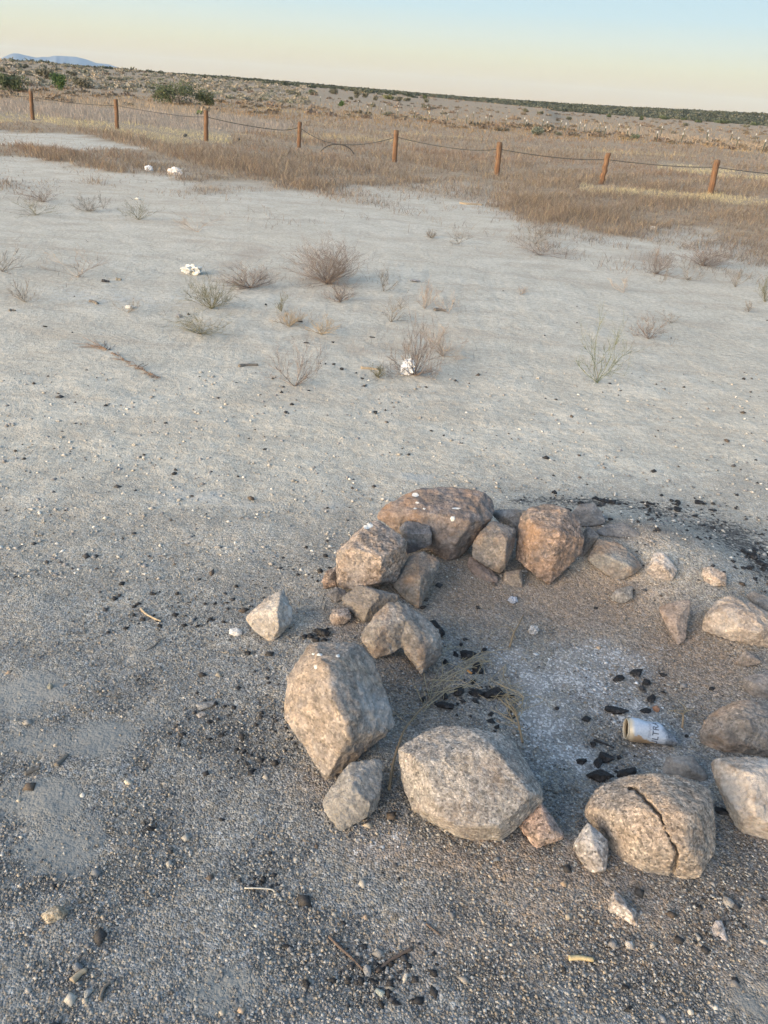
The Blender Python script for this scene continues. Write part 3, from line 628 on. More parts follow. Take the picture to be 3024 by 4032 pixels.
rock(M_('boulder_split', (.285,.218,.162), (.21,.187,.168), .85, 205, 0, .1, 34), 'rounded golden brown boulder split by a deep crack', 'c5',
  [([(330,960),(400,860),(440,810),(560,775),(700,735),(850,715),(1000,738),(1150,790),(1230,850),(1265,1000),(1282,1150),(1270,1300),(1215,1390),(1165,1478),(1060,1492),(980,1490),(880,1477),(740,1467),(620,1420),(550,1340),(520,1230),(480,1180),(380,1100),(330,1050)],
    [(520,900,.3),(680,1000,.5),(800,1200,.55),(760,1380,.35),(500,1050,.4),(900,1250,.5),(950,900,.45),(1050,1050,.55),(1080,1250,.5),(1150,1000,.4),(1100,1420,.25),(1190,1300,.3),(720,850,.25)])], group=GR, amp=.035, vox=.0036,
  crack=([(655,838),(700,842),(728,882),(752,890),(775,930),(806,952),(850,1012),(880,1030),(886,1075),(915,1110),(912,1150),(945,1190),(952,1225),(985,1255),(1003,1310),(988,1345),(992,1390),(968,1420),(960,1500)], 8.5, .032), facets=2, poly=16, polymix=.45)
rock(M_('stone_slab_behind', (.22,.205,.195), (.19,.185,.185), .25, 180, 0, 0, 35, .55), 'flat smooth grey slab behind the split boulder', 'c5',
  [([(890,690),(920,610),(1000,595),(1120,605),(1170,680),(1232,750),(1180,797),(1060,760),(960,750),(890,735)], [(1000,650,.3),(1120,700,.35)])], tilt=.3, group=GR)
rock(M_('boulder_right_upper', (.275,.2,.145), (.16,.15,.145), .5, 160, 0, .35, 36, .55), 'brown angular boulder with dark soot at the right edge, upper of two', 'c5',
  [([(1175,440),(1180,370),(1260,290),(1400,220),(1460,190),(1560,230),(1640,210),(1800,300),(1850,450),(1800,620),(1659,605),(1560,570),(1400,575),(1220,600),(1185,560)], [(1455,220,.25),(1500,340,.55),(1560,420,.5),(1235,440,.4),(1450,520,.4)])], group=GR)
rock(M_('boulder_right_lower', (.31,.24,.18), (.245,.215,.195), .4, 150, .25, .2, 37), 'smooth tan boulder at the right edge, lower of two', 'c5',
  [([(1255,680),(1310,615),(1400,598),(1550,620),(1700,640),(1850,700),(1900,950),(1800,1250),(1659,1225),(1480,1155),(1400,1080),(1370,950),(1310,830),(1260,740)], [(1385,720,.4),(1385,900,.35),(1500,700,.55),(1600,1000,.6),(1480,1100,.4)])], group=GR)
from mathutils.bvhtree import BVHTree
LIME = plain('bird_lime', (.47, .47, .46), .9, .1, 0, .2, 120, .3)
def splat(label, crop, x, y, w_, h_, seed):
    o, c, r = ROCKS[label]; me = o.data
    bv = BVHTree.FromPolygons([v.co + c for v in me.vertices], [tuple(p.vertices) for p in me.polygons])
    mb = MB(); rs = random.Random(seed); ring = []
    hit = lambda px, py: bv.ray_cast(EYE, ray(S(crop, px, py)).normalized())
    h0 = hit(x, y)
    if h0[0] is None: return
    pts = [h0[0] + h0[1] * .0022]; n = 18
    for kk, f in ((0, .55), (1, 1.0)):
        for i in range(n):
            a = 2 * math.pi * i / n; k = f * (1 + (.45 * noise.noise(Vector((math.cos(a) * 1.7 + seed * 3, math.sin(a) * 1.7, 0))) + .2 * noise.noise(Vector((math.cos(a) * 6, math.sin(a) * 6, seed)))))
            h = hit(x + w_ / 2 * k * math.cos(a), y + h_ / 2 * k * math.sin(a))
            pts.append((h[0] + h[1] * (.0018 if kk == 0 else .0004)) if h[0] is not None and (h[0] - h0[0]).length < .1 else h0[0])
    mb.add(pts, [(0, 1 + i, 1 + (i + 1) % n) for i in range(n)] + [(1 + i, 1 + n + i, 1 + n + (i + 1) % n, 1 + (i + 1) % n) for i in range(n)])
    link('white_dropping', mb.mesh('white_dropping', c), LIME, o)
_a = 'long flat-topped reddish brown boulder at the back of the fire ring'
for i, q in enumerate([(760,172,58,30),(773,226,28,14),(760,266,26,10),(822,268,20,12),(1040,265,60,12),(1018,335,34,34)]): splat(_a, 'c1', *q, i + 1)
splat('blocky tan stone with a white dropping on top, left rear of the fire ring', 'c1', 432, 382, 80, 44, 8)
_a = 'largest boulder of the ring, tan with white stains, left front'
for i, q in enumerate([(600,657,22,30),(625,572,36,20),(752,582,26,22),(582,568,20,14)]): splat(_a, 'c3', *q, i + 20)
# stray stones round about
def stray(mat, label, crop, sil, inner=(), **k):
    return rock(mat, label, crop, [(sil, inner)], cat='stone', name='stone', amp=k.pop('amp', .06), **k)
stray(M_('chip_red', (.36,.27,.22), (.3,.28,.27), .9, 190, .2, .3, 41), 'small angular stone chip with a reddish face, alone on the gravel below the split boulder', 'c8', [(615,640),(640,520),(660,500),(720,560),(800,640),(812,745),(740,727),(680,690)], [(652,560,.35),(765,655,.45)])
stray(M_('chip_pink', (.32,.255,.24), (.28,.24,.23), .9, 200, .2, 0, 42), 'flat pinkish stone chip in the gravel at the lower right', 'c8', [(1285,760),(1310,700),(1360,700),(1380,760),(1397,847),(1330,832),(1290,800)], [(1340,760,.3)], tilt=.4)
stray(M_('cobble_grey', (.2,.2,.21), (.22,.21,.2), .2, 190, 0, 0, 43), 'smooth grey oval cobble in the gravel at the lower right', 'c8', [(1355,590),(1365,540),(1410,550),(1445,590),(1432,628),(1380,622)], [(1400,580,.5)])
stray(M_('peb_a', (.34,.31,.29), (.28,.27,.27), .5, 190, 0, 0, 44), 'pale lumpy pebble below the angular stone chip', 'c8', [(720,830),(770,830),(787,887),(760,908),(730,880)], [(755,860,.5)])
stray(M_('peb_b', (.33,.3,.24), (.3,.28,.25), .3, 190, 0, 0, 45), 'pale yellowish pebble right of the pale lumpy pebble', 'c8', [(883,862),(905,835),(932,870),(907,897),(882,887)], [(905,865,.5)])
stray(M_('peb_c', (.42,.28,.15), (.38,.27,.17), .3, 190, 0, 0, 46), 'small orange pebble in the gravel under the pale grey angular stone', 'c8', [(300,455),(330,438),(355,465),(337,497),(310,482)], [(328,465,.5)])
stray(M_('crumb', (.34,.28,.19), (.25,.22,.17), .8, 220, 0, .2, 47), 'crumbly beige clod on the gravel at the lower left', 'c6', [(320,800),(380,760),(430,722),(520,745),(542,790),(500,842),(440,862),(380,882),(340,852)], [(420,800,.5),(480,770,.5)], amp=.12)
stray(M_('peb_d', (.52,.42,.29), (.45,.38,.28), .2, 190, 0, 0, 48), 'cream coloured square pebble on the grey gravel at left', 'cL', [(808,1120),(830,1105),(866,1122),(860,1148),(820,1152)], [(835,1128,.5)])
stray(M_('peb_e', (.5,.48,.44), (.42,.4,.38), .2, 190, 0, 0, 49), 'white pebble left of the cream coloured square pebble', 'cL', [(518,1215),(538,1190),(562,1205),(556,1235),(525,1240)], [(540,1213,.5)])
stray(M_('peb_f', (.36,.32,.26), (.32,.29,.25), .2, 190, 0, 0, 50), 'beige flat pebble right of the cream coloured square pebble', 'cL', [(1050,1130),(1075,1122),(1102,1130),(1098,1148),(1060,1150)], [(1075,1135,.3)])
stray(M_('peb_g', (.26,.25,.19), (.22,.22,.18), .2, 190, 0, 0, 51), 'olive pebble in the smooth dust patch at left', 'cL', [(305,500),(320,475),(345,478),(352,505),(330,528),(308,520)], [(328,500,.5)])
stray(M_('peb_h', (.45,.38,.28), (.4,.34,.27), .2, 190, 0, 0, 52), 'cream pebble beside the grey wood sliver at far left', 'cL', [(342,885),(360,872),(385,880),(380,902),(352,905)], [(362,888,.5)])
stray(M_('slab_a', (.25,.255,.275), (.22,.225,.235), .3, 190, 0, 0, 53), 'broken bluish slab fragment in the gravel, upper piece', 'cL', [(1270,625),(1300,605),(1345,612),(1408,598),(1412,612),(1380,640),(1300,662)], [(1340,628,.2)], tilt=.6)
stray(M_('slab_b', (.27,.26,.26), (.25,.23,.22), .5, 190, 0, .2, 54), 'broken bluish slab fragment in the gravel, lower piece', 'cL', [(1280,680),(1320,662),(1352,670),(1350,695),(1300,710),(1285,702)], [(1315,683,.2)], tilt=.6)
stray(M_('peb_i', (.23,.24,.26), (.3,.3,.31), .3, 190, 0, 0, 55), 'grey stone where two crossing twigs meet at the bottom', 'c7', [(690,990),(715,960),(748,985),(752,1030),(722,1058),(700,1030)], [(720,1005,.5)])
stray(M_('peb_j', (.48,.43,.35), (.42,.38,.33), .2, 190, 0, 0, 56), 'long cream pebble at the bottom, right of the crossing twigs', 'c7', [(945,1060),(955,1025),(985,1022),(985,1050),(965,1090),(948,1090)], [(965,1055,.5)])
stray(M_('peb_k', (.36,.41,.36), (.33,.37,.33), .2, 190, 0, 0, 57), 'pale green flat stone at the bottom under the crossing twigs', 'c7', [(765,1130),(785,1112),(838,1140),(825,1190),(795,1175)], [(800,1148,.3)], tilt=.4)
stray(M_('peb_l', (.2,.215,.24), (.18,.19,.21), .3, 190, 0, 0, 58), 'bluish grey stone next to a split stick at the bottom left', 'c6', [(560,1215),(580,1180),(630,1175),(665,1225),(650,1250),(590,1260)], [(610,1215,.5)])
stray(M_('peb_m', (.2,.22,.235), (.24,.25,.25), .3, 190, 0, 0, 59), 'dark bluish pointed stone at the bottom left by a bent twig', 'c6', [(655,1440),(665,1395),(715,1375),(735,1400),(700,1450),(665,1480)], [(690,1420,.5)])
stray(M_('peb_n', (.2,.22,.26), (.24,.25,.28), .3, 190, 0, 0, 60), 'bluish stone among the dry shrubs on the pale sand', 'cA', [(1140,985),(1160,970),(1190,975),(1198,990),(1170,998)], [(1168,980,.5)])
stray(M_('peb_o', (.19,.2,.24), (.23,.24,.27), .3, 190, 0, 0, 61), 'bluish grey flat stone far out on the pale sand, behind the white bag', 'cB', [(1510,340),(1535,330),(1575,335),(1588,345),(1550,350)], [(1550,338,.4)])
stray(M_('peb_p', (.055,.06,.06), (.1,.1,.1), .3, 190, 0, 0, 62), 'dark round rock in the weeds beside the fence', 'cG', [(1185,630),(1195,618),(1210,620),(1216,632),(1205,640),(1190,640)], [(1200,628,.5)])
stray(M_('peb_q', (.075,.075,.07), (.12,.12,.12), .3, 190, 0, 0, 63), 'smaller dark rock in the weeds right of a fence post', 'cG', [(1535,658),(1540,646),(1555,645),(1560,658),(1548,664)], [(1548,653,.5)])

# ---------------------------------------------------------------- burnt drink can in the pit
def make_can():
    g0 = G('cE', 318, 655); r = .033; ax = Vector((math.cos(R_(-4)), math.sin(R_(-4)), -.02)).normalized(); up = Vector((0, 0, 1)); sdv = ax.cross(up).normalized(); up = sdv.cross(ax)
    C0 = g0 + up * (r * .96) + Vector((0, .006, 0))
    root = empty('drink_can', C0 - up * r); tag(root, 'burnt white drink can with a torn end and grey lettering, lying in the ashes', 'drink can')
    def P(t, a, rr, k=1.0, dz=0.0): return C0 + ax * t + sdv * (math.cos(a) * rr) + up * (math.sin(a) * rr * k + dz)
    def dent(t, a):
        q = Vector((math.cos(a) * 1.1 + 5, math.sin(a) * 1.1, t * 30)); return -.0042 * float(sstep(.022, .05, t)) * max(0, noise.noise(q) + .12) * 1.6
    mb = MB(); NA = 48
    prof = [(.004, .0268), (.002, .0278), (.0, .0282), (-.0012, .0274), (.001, .0270), (.003, .0276), (.006, .0290), (.010, .0312), (.014, .0326), (.018, .033)]
    prof += [(.018 + .072 * i / 14, .033) for i in range(1, 15)]
    rings = []
    for t, rr in prof: rings.append([P(t, 2 * math.pi * j / NA, rr + dent(t, 2 * math.pi * j / NA), 1 - .05 * sstep(.03, .09, t), -.0015 * float(sstep(.03, .09, t))) for j in range(NA)])
    # crushed and torn tail: the top is pressed down, the rim is ragged
    for i in range(1, 13):
        u = i / 12; ring = []
        for j in range(NA):
            a = 2 * math.pi * j / NA; sa = math.sin(a)
            L = .034 + .012 * noise.noise(Vector((j * .55, 2.2, 0))) - .018 * max(0, -math.cos(a + .6)) ** 2 + .010 * max(0, math.cos(a))
            t = .09 + L * u
            k = 1 - .05 - .5 * u * (.5 + .5 * sa); cr_ = .0028 * u * noise.noise(Vector((j * .4, i * .5, 7)))
            ring.append(P(t, a, (.033 + cr_ + dent(.09, a)) * (1 + .05 * u), k, -.0015 - .004 * u * max(0, sa)))
        rings.append(ring)
    vs = [p for rg in rings for p in rg]; n = len(rings)
    mb.add(vs, [(i * NA + j, (i + 1) * NA + j, (i + 1) * NA + (j + 1) % NA, i * NA + (j + 1) % NA) for i in range(n - 1) for j in range(NA)])
    me = mb.mesh('can_body', root.location, True)
    m = NT('burnt_can_paint'); tc = m.n('ShaderNodeTexCoord').outputs['Object']; sp = m.n('ShaderNodeSeparateXYZ'); m.l(tc, sp.inputs[0])
    n1 = m.noise(tc, 55, 6, .65); n2 = m.noise(tc, 160, 5, .7)
    c = m.mix(m.ramp(n2, [(.35, 0), (.7, 1)]), (.30, .35, .43), (.42, .46, .53))
    sc_ = m.math('ADD', m.math('MULTIPLY', m.math('SUBTRACT', .050, sp.outputs[2]), 26), m.math('SUBTRACT', m.math('MULTIPLY', n1, .9), m.math('MULTIPLY', sp.outputs[0], 9.0)))
    c = m.mix(m.ramp(sc_, [(.42, 0), (.52, .92)]), c, (.30, .205, .115))
    neck = m.ramp(m.math('ADD', m.math('MULTIPLY', sp.outputs[0], 40), m.math('MULTIPLY', n1, .5)), [(.55, 1), (.95, 0)])
    c = m.mix(neck, c, (.42, .36, .27))
    bt = m.ramp(m.math('ADD', m.math('MULTIPLY', sp.outputs[0], 6.5), m.math('MULTIPLY', n1, .35)), [(.76, 0), (.86, .95)])
    c = m.mix(bt, c, m.mix(m.ramp(n2, [(.35, 0), (.65, 1)]), (.035, .042, .055), (.16, .18, .21)))
    m.set(c, .45, m.bump(n1, .35, .003), .5, .15)
    o = link('can_body', me, m.m, root); sm = o.modifiers.new('thickness', 'SOLIDIFY'); sm.thickness = .0007; sm.offset = -1
    # lid: recessed brown disc with a ragged dark opening
    mb = MB(); lr = [P(.004, 2 * math.pi * j / NA, .0268) for j in range(NA)]; li = [P(.0065, 2 * math.pi * j / NA, .0225 + .001 * math.sin(3 * j)) for j in range(NA)]; l2 = [P(.0055, 2 * math.pi * j / NA, .0200 + .002 * noise.noise(Vector((j * .5, 0, 0)))) for j in range(NA)]
    mb.add(lr + li + l2, [(k * NA + j, k * NA + (j + 1) % NA, (k + 1) * NA + (j + 1) % NA, (k + 1) * NA + j) for k in range(2) for j in range(NA)])
    lid = link('lid', mb.mesh('lid', root.location, True), plain('scorched_metal', (.30, .24, .16), .4, .5, .7, .35, 120), root)
    mb = MB(); mb.add([P(.02, 2 * math.pi * j / NA, .0295) for j in range(NA)], [tuple(range(NA))])
    link('opening', mb.mesh('opening', root.location), plain('dark_hole_shade', (.012, .012, .013), .9), lid)  # black disc stands in for the shade inside the can
    # lettering
    def letters(txt, name, t0, size, a0, shear, colr, par, sp=1.0):
        cu_ = bpy.data.curves.new('txt', 'FONT'); cu_.body = txt; cu_.size = size; cu_.shear = shear; cu_.extrude = 0; cu_.align_x = 'CENTER'; cu_.space_character = sp
        if name == 'lettering': cu_.offset = size * .012
        ob = bpy.data.objects.new('txt', cu_); COL.objects.link(ob)
        dg = bpy.context.evaluated_depsgraph_get(); tm = bpy.data.meshes.new_from_object(ob.evaluated_get(dg)); bpy.data.objects.remove(ob)
        bm = bmesh.new(); bm.from_mesh(tm); bpy.data.meshes.remove(tm)
        bmesh.ops.triangulate(bm, faces=bm.faces[:])
        for _ in range(2):
            long_ = [e for e in bm.edges if e.calc_length() > .003]
            if long_: bmesh.ops.subdivide_edges(bm, edges=long_, cuts=1)
        for v in bm.verts:
            a = a0 + v.co.x / .0332; t = t0 - v.co.y
            v.co = P(t, a, .0334 + dent(t, a), 1 - .05 * float(sstep(.03, .09, t)), -.0015 * float(sstep(.03, .09, t))) - root.location
        bmesh.ops.recalc_face_normals(bm, faces=bm.faces[:]); bmesh.ops.triangulate(bm, faces=bm.faces[:])
        tm = bpy.data.meshes.new(name); bm.to_mesh(tm); bm.free()
        return link(name, tm, plain('can_ink_' + name, colr, .5), par)
    # angle 0 = towards the viewer's side, +90 deg = top
    letters('ULTRA', 'lettering', .081, .0245, R_(8 + 34), 0, (.075, .085, .11), root, 1.05)
    letters('Michelob', 'script_lettering', .0605, .0125, R_(8 + 40), .35, (.2, .21, .25), root)
    return root
make_can()

# ---------------------------------------------------------------- charcoal
coal = NT('charcoal'); tc = coal.n('ShaderNodeTexCoord').outputs['Object']
nz = coal.noise(tc, 60, 6, .7); vz = coal.vor(tc, 70)
ccol = coal.mix(coal.ramp(coal.noise(tc, 28, 6, .75), [(.52, 0), (.72, .55)]), (.014, .014, .016), (.13, .13, .14))
coal.set(ccol, .62, coal.bump(coal.math('ADD', nz, vz.outputs['Distance']), .9, .008), .25); coalM = coal.m
NCO = [0]
def coal_lump(crop, x, y, w_, h_, rot=0.0, label=None, group='charcoal lumps in and around the fire ring', jag=.5, nseg=8):
    NCO[0] += 1; rs = random.Random(NCO[0] * 13)
    sil = []
    for i in range(nseg):
        a = 2 * math.pi * i / nseg; k = 1 + jag * (rs.random() - .5) * 1.6
        ux, uy = math.cos(a) * w_ / 2 * k, math.sin(a) * h_ / 2 * k
        sil.append((x + ux * math.cos(rot) - uy * math.sin(rot), y + ux * math.sin(rot) + uy * math.cos(rot)))
    S_ = [S(crop, *p) for p in sil]
    pts, c, r = solid(S_, [(*S(crop, x + rs.uniform(-.2, .2) * w_, y + rs.uniform(-.2, .2) * h_), .45) for _ in range(3)], max(S_, key=lambda p: p[1]), .3, .5)
    me = hull_mesh([pts], max(.002, r / 9), r, NCO[0] + 90, c, .14 * r, 0, 2, 9, .9); me.name = 'charcoal'
    o = link('charcoal', me, coalM, None, c); tag(o, label or 'small lump of black charcoal lying in the ashes of the fire pit', 'charcoal', group); return o
coal_lump('c1', 915, 1085, 180, 62, .85, 'long charred stick end lying beside the hollow stone')
coal_lump('c1', 1118, 1272, 118, 66, -.1, 'oval black charcoal lump above the dry weed in the pit')
coal_lump('c1', 970, 1622, 165, 58, .05, 'long rounded charcoal piece under the curved dry stem')
coal_lump('c5', 440, 747, 165, 85, .05, 'largest shiny black charcoal lump, in front of the split boulder')
coal_lump('c5', 640, 730, 160, 88, -.2, 'flat charcoal slab next to the split boulder')
coal_lump('c5', 480, 605, 130, 85, .2, 'charcoal lump with ash on it at the top of a small pile below the can')
coal_lump('c5', 432, 660, 70, 75, .3, 'charcoal lump with ash on it in the middle of the small pile below the can')
coal_lump('c5', 540, 268, 170, 52, .05, 'thin dark charred plate left of the can')
coal_lump('c5', 770, 275, 110, 50, .1, 'charcoal behind the can touching its upper side')
coal_lump('c5', 1325, 1000, 110, 60, .5, 'charcoal piece between the split boulder and the tan boulder')
coal_lump('c3', 640, 420, 95, 55, .1, 'largest black charcoal lump in a heap by the largest boulder')
for crop, x, y, w_, h_ in [('c1',1035,1270,45,42),('c1',970,1322,46,42),('c1',1075,1202,30,30),('c1',1235,1240,42,36),('c1',1190,1370,90,80),('c1',1160,1455,45,36),('c1',1060,1520,80,52),('c1',1190,1530,95,62),('c1',1300,1532,150,76),
        ('c1',965,1560,50,50),('c1',815,945,48,24),('c4',310,97,40,36),('c4',550,215,28,24),('c4',800,262,75,45),('c4',845,300,46,30),('c4',1490,242,62,56),('c4',1277,165,36,34),('c4',1545,425,55,42),('c4',1460,545,75,46),
        ('c2',735,1342,85,48),('c2',920,1360,62,32),('c2',795,1415,72,50),('c2',835,1530,70,66),('c2',600,1387,76,42),('c2',1260,1460,44,36),('c5',340,335,60,56),('c5',125,258,28,26),('c5',575,612,42,30),('c5',1065,460,34,30),('c5',780,72,70,36),('c5',305,640,80,52),('c5',690,600,24,20)]:
    coal_lump(crop, x, y, w_, h_, random.uniform(-.4, .4))
for crop, x, y, w_, h_ in [('c3',560,445,50,40),('c3',600,470,60,36),('c3',520,450,36,30),('c3',655,470,50,30),('c3',600,405,40,30)]:
    coal_lump(crop, x, y, w_, h_, 0, 'small broken charcoal piece in the heap by the largest boulder', 'charcoal heap by the largest boulder')
for crop, x, y, w_, h_ in [('c2',500,130,90,34),('c2',560,135,60,30),('c2',440,110,50,26),('c2',150,68,45,24),('c2',1020,135,36,26),('c2',1265,195,60,16),('c2',905,90,34,18),('c2',545,258,36,24),('c2',250,190,60,24),('c2',1140,235,60,24),('c2',1440,370,34,20),
        ('c2',1560,520,70,40),('c2',1600,570,60,40),('c2',1520,500,50,30),('c2',1630,610,50,36),('c2',1480,480,40,26),('c2',1590,430,36,24),('c2',1210,150,40,18),('c2',860,340,40,14),('c2',1180,400,34,12)]:
    coal_lump(crop, x, y, w_, h_, .1, 'black charcoal lump strewn on the sand behind the fire ring', 'charcoal strewn behind the fire ring')
for crop, x, y, w_, h_ in [('cL',820,1078,50,40),('cL',1170,885,45,40),('cL',905,455,36,20),('cL',1452,437,30,20),('cL',985,1430,95,36),('cL',945,1400,22,50),('cL',1020,1405,18,50),('cL',1430,1190,40,34),('cL',1450,1375,50,40),('cL',1450,820,50,50),('cL',1110,810,40,30),('cL',1620,285,60,44),('cL',940,1045,40,30),
        ('c7',205,855,70,50),('c7',335,1090,60,100),('c7',770,1080,70,50),('c7',900,1215,110,70),('c7',1000,1200,60,40),('c7',565,695,50,46),('c7',820,385,40,44),('c7',925,425,30,60),('c7',1170,970,50,36),('c7',105,262,44,36),('c8',328,1030,56,90),('c8',740,1290,90,60),('c8',1630,570,50,50),('c8',720,1140,70,50)]:
    coal_lump(crop, x, y, w_ * .8, h_ * .62, random.uniform(-.6, .6), 'black charcoal lump in the grey gravel in front of the fire ring', 'charcoal strewn in the front gravel', .8)
for crop, x, y, w_, h_ in [('cB',1070,915,30,14),('cB',1020,885,30,14),('cB',965,883,18,12),('cB',930,880,16,10),('cB',1165,942,20,12),('cB',1205,978,20,12),('cB',855,1058,24,12),('cB',840,745,36,14),('cB',800,607,34,10),('cB',1270,710,34,12),('cB',1015,742,26,12),('cB',575,495,22,12),('cB',385,1008,20,10),('cB',1290,1200,30,20),('cB',70,558,20,12),
        ('cD',770,1237,18,14),('cD',1650,1075,26,12),('cD',1085,953,20,8),('cC',1270,1213,22,12),('cC',1565,945,20,10),('cC',1565,1097,20,10),('cC',890,802,18,10),('cC',435,918,16,10),('cA',485,857,14,8),('cA',470,1092,16,10),('cA',290,1052,40,12)]:
    coal_lump(crop, x, y, w_, h_, .1, 'tiny black charcoal lump far out on the pale sand', 'charcoal specks on the pale sand', nseg=7)
_r = random.Random(77)
for _ in range(34):
    x, y = (_r.gauss(1560, 90), _r.gauss(540, 70)) if _r.random() < .6 else (_r.uniform(300, 1250), _r.gauss(150, 26) + 0)
    if 150 < x < 1655 and 60 < y < 720: coal_lump('c2', x, y, _r.uniform(24, 66), _r.uniform(14, 36), .1, 'black charcoal lump strewn on the sand behind the fire ring', 'charcoal strewn behind the fire ring')
rust = M_('rust', (.32, .14, .06), (.2, .1, .06), .4, 200, 0, 0, 71)
stray(rust, 'rust coloured lump of scrap behind the can', 'c5', [(815,250),(835,232),(865,238),(880,265),(865,290),(830,285)], [(845,258,.4)])
def stick(label, name, cat, crop, pts, rad, mat, lift=.004, group=None, n=6):
    P = [G(crop, x, y) + Vector((0, 0, lift + (p[0] if p else 0))) for x, y, *p in pts]
    # smooth the run a little
    Q = []
    for i in range(len(P) - 1):
        for k in range(4):
            t = k / 4; a = P[max(0, i - 1)]; b = P[i]; c = P[i + 1]; d = P[min(len(P) - 1, i + 2)]
            Q.append(.5 * ((2 * b) + (c - a) * t + (2 * a - 5 * b + 4 * c - d) * t * t + (3 * b - a - 3 * c + d) * t ** 3))
    Q.append(P[-1]); k = len(Q)
    rr = [rad * (1 - .45 * i / k) * (1 + .2 * noise.noise(Vector((i * .7, rad * 999, 0)))) for i in range(k)]
    mb = MB(); mb.tube(Q, rr, n); o = link(name, mb.mesh(name, Q[0], True), mat, None, Q[0]); tag(o, label, cat, group); return o
wood = plain('dry_wood', (.30, .24, .17), .85, .2, 0, .4, 90, .4); woodd = plain('grey_wood', (.13, .115, .10), .85, .2, 0, .4, 90, .4); woody = plain('fresh_wood', (.38, .30, .17), .8, .2, 0, .35, 110, .4); woodr = plain('red_twig', (.095, .072, .06), .85, .2, 0, .4, 90, .3); woodw = plain('white_wood', (.36, .34, .30), .8, .2, 0, .3, 110)
stick('pale bent twig on the gravel left of the lone angular stone', 'twig', 'twig', 'cL', [(920,0),(955,35),(1010,65),(1052,82)], .0045, wood)
stick('thin dark curved twig half buried in the gravel at left', 'twig', 'twig', 'cL', [(950,278),(1000,250),(1035,218),(1052,195)], .003, woodd)
stick('grey wood sliver at far left', 'stick', 'stick', 'cL', [(370,1028),(400,995),(445,955)], .0075, woodd)
stick('dark split wood splinter at far left', 'stick', 'stick', 'cL', [(165,1078),(215,1060),(262,1042)], .006, woodd)
stick('left arm of the two crossing twigs at the bottom', 'twig', 'twig', 'c7', [(478,795),(540,860),(620,930),(695,1010)], .0034, woodr)
stick('right arm of the two crossing twigs at the bottom', 'twig', 'twig', 'c7', [(1010,870),(900,930),(840,970),(780,1025)], .0036, woodr)
stick('yellow wood chip on the gravel at the lower right', 'wood_chip', 'wood chip', 'c8', [(355,958),(430,955),(518,970)], .0065, woody)
stick('whitish straw-like stick next to charcoal at the bottom', 'stick', 'stick', 'c7', [(-60,488),(40,490),(115,498),(130,515)], .0021, woodw)
stick('split tan stick beside a bluish grey stone at the bottom left', 'stick', 'stick', 'c6', [(568,1335),(630,1275),(685,1245)], .007, wood)
stick('bent grey twig at the bottom left', 'twig', 'twig', 'c6', [(790,1480),(820,1390),(870,1345)], .004, woodd)
stick('thin reddish twig on the gravel at lower middle', 'twig', 'twig', 'c7', [(1098,715),(1140,750),(1185,785)], .0025, woodr)
stick('charred wire-like stick poking from the charcoal pile', 'stick', 'stick', 'c5', [(390,490),(460,515),(540,550)], .0035, coalM)
stick('flat wood chip on the pale sand left of the red twiggy shrub', 'wood_chip', 'wood chip', 'cB', [(400,905),(450,897),(525,895)], .014, woodd)
stick('pointed wood splinter on the pale sand left of the white bag', 'wood_chip', 'wood chip', 'cB', [(1195,915),(1250,918),(1310,925)], .013, wood)
stick('small dark wood chip on the sand beneath a sparse shrub', 'wood_chip', 'wood chip', 'cC', [(258,988),(310,985),(358,992)], .02, woodd)
stick('black curved piece of debris on the pale sand at left', 'debris', 'debris', 'cA', [(670,762),(695,765),(716,766)], .02, coalM)
stick('brown chip right of the black curved debris on the sand', 'wood_chip', 'wood chip', 'cA', [(758,752),(775,752),(792,754)], .022, wood)
stick('dark stick lying at left on the pale sand', 'stick', 'stick', 'cA', [(585,892),(615,896),(638,908)], .014, woodd)
stick('small brown stick chip at far left on the pale sand', 'stick', 'stick', 'cA', [(62,956),(80,954),(102,956)], .014, woodd)
stick('long brown driftwood stick lying at the edge of the weeds', 'stick', 'stick', 'cC', [(490,5),(560,12),(640,15),(700,20)], .03, wood)
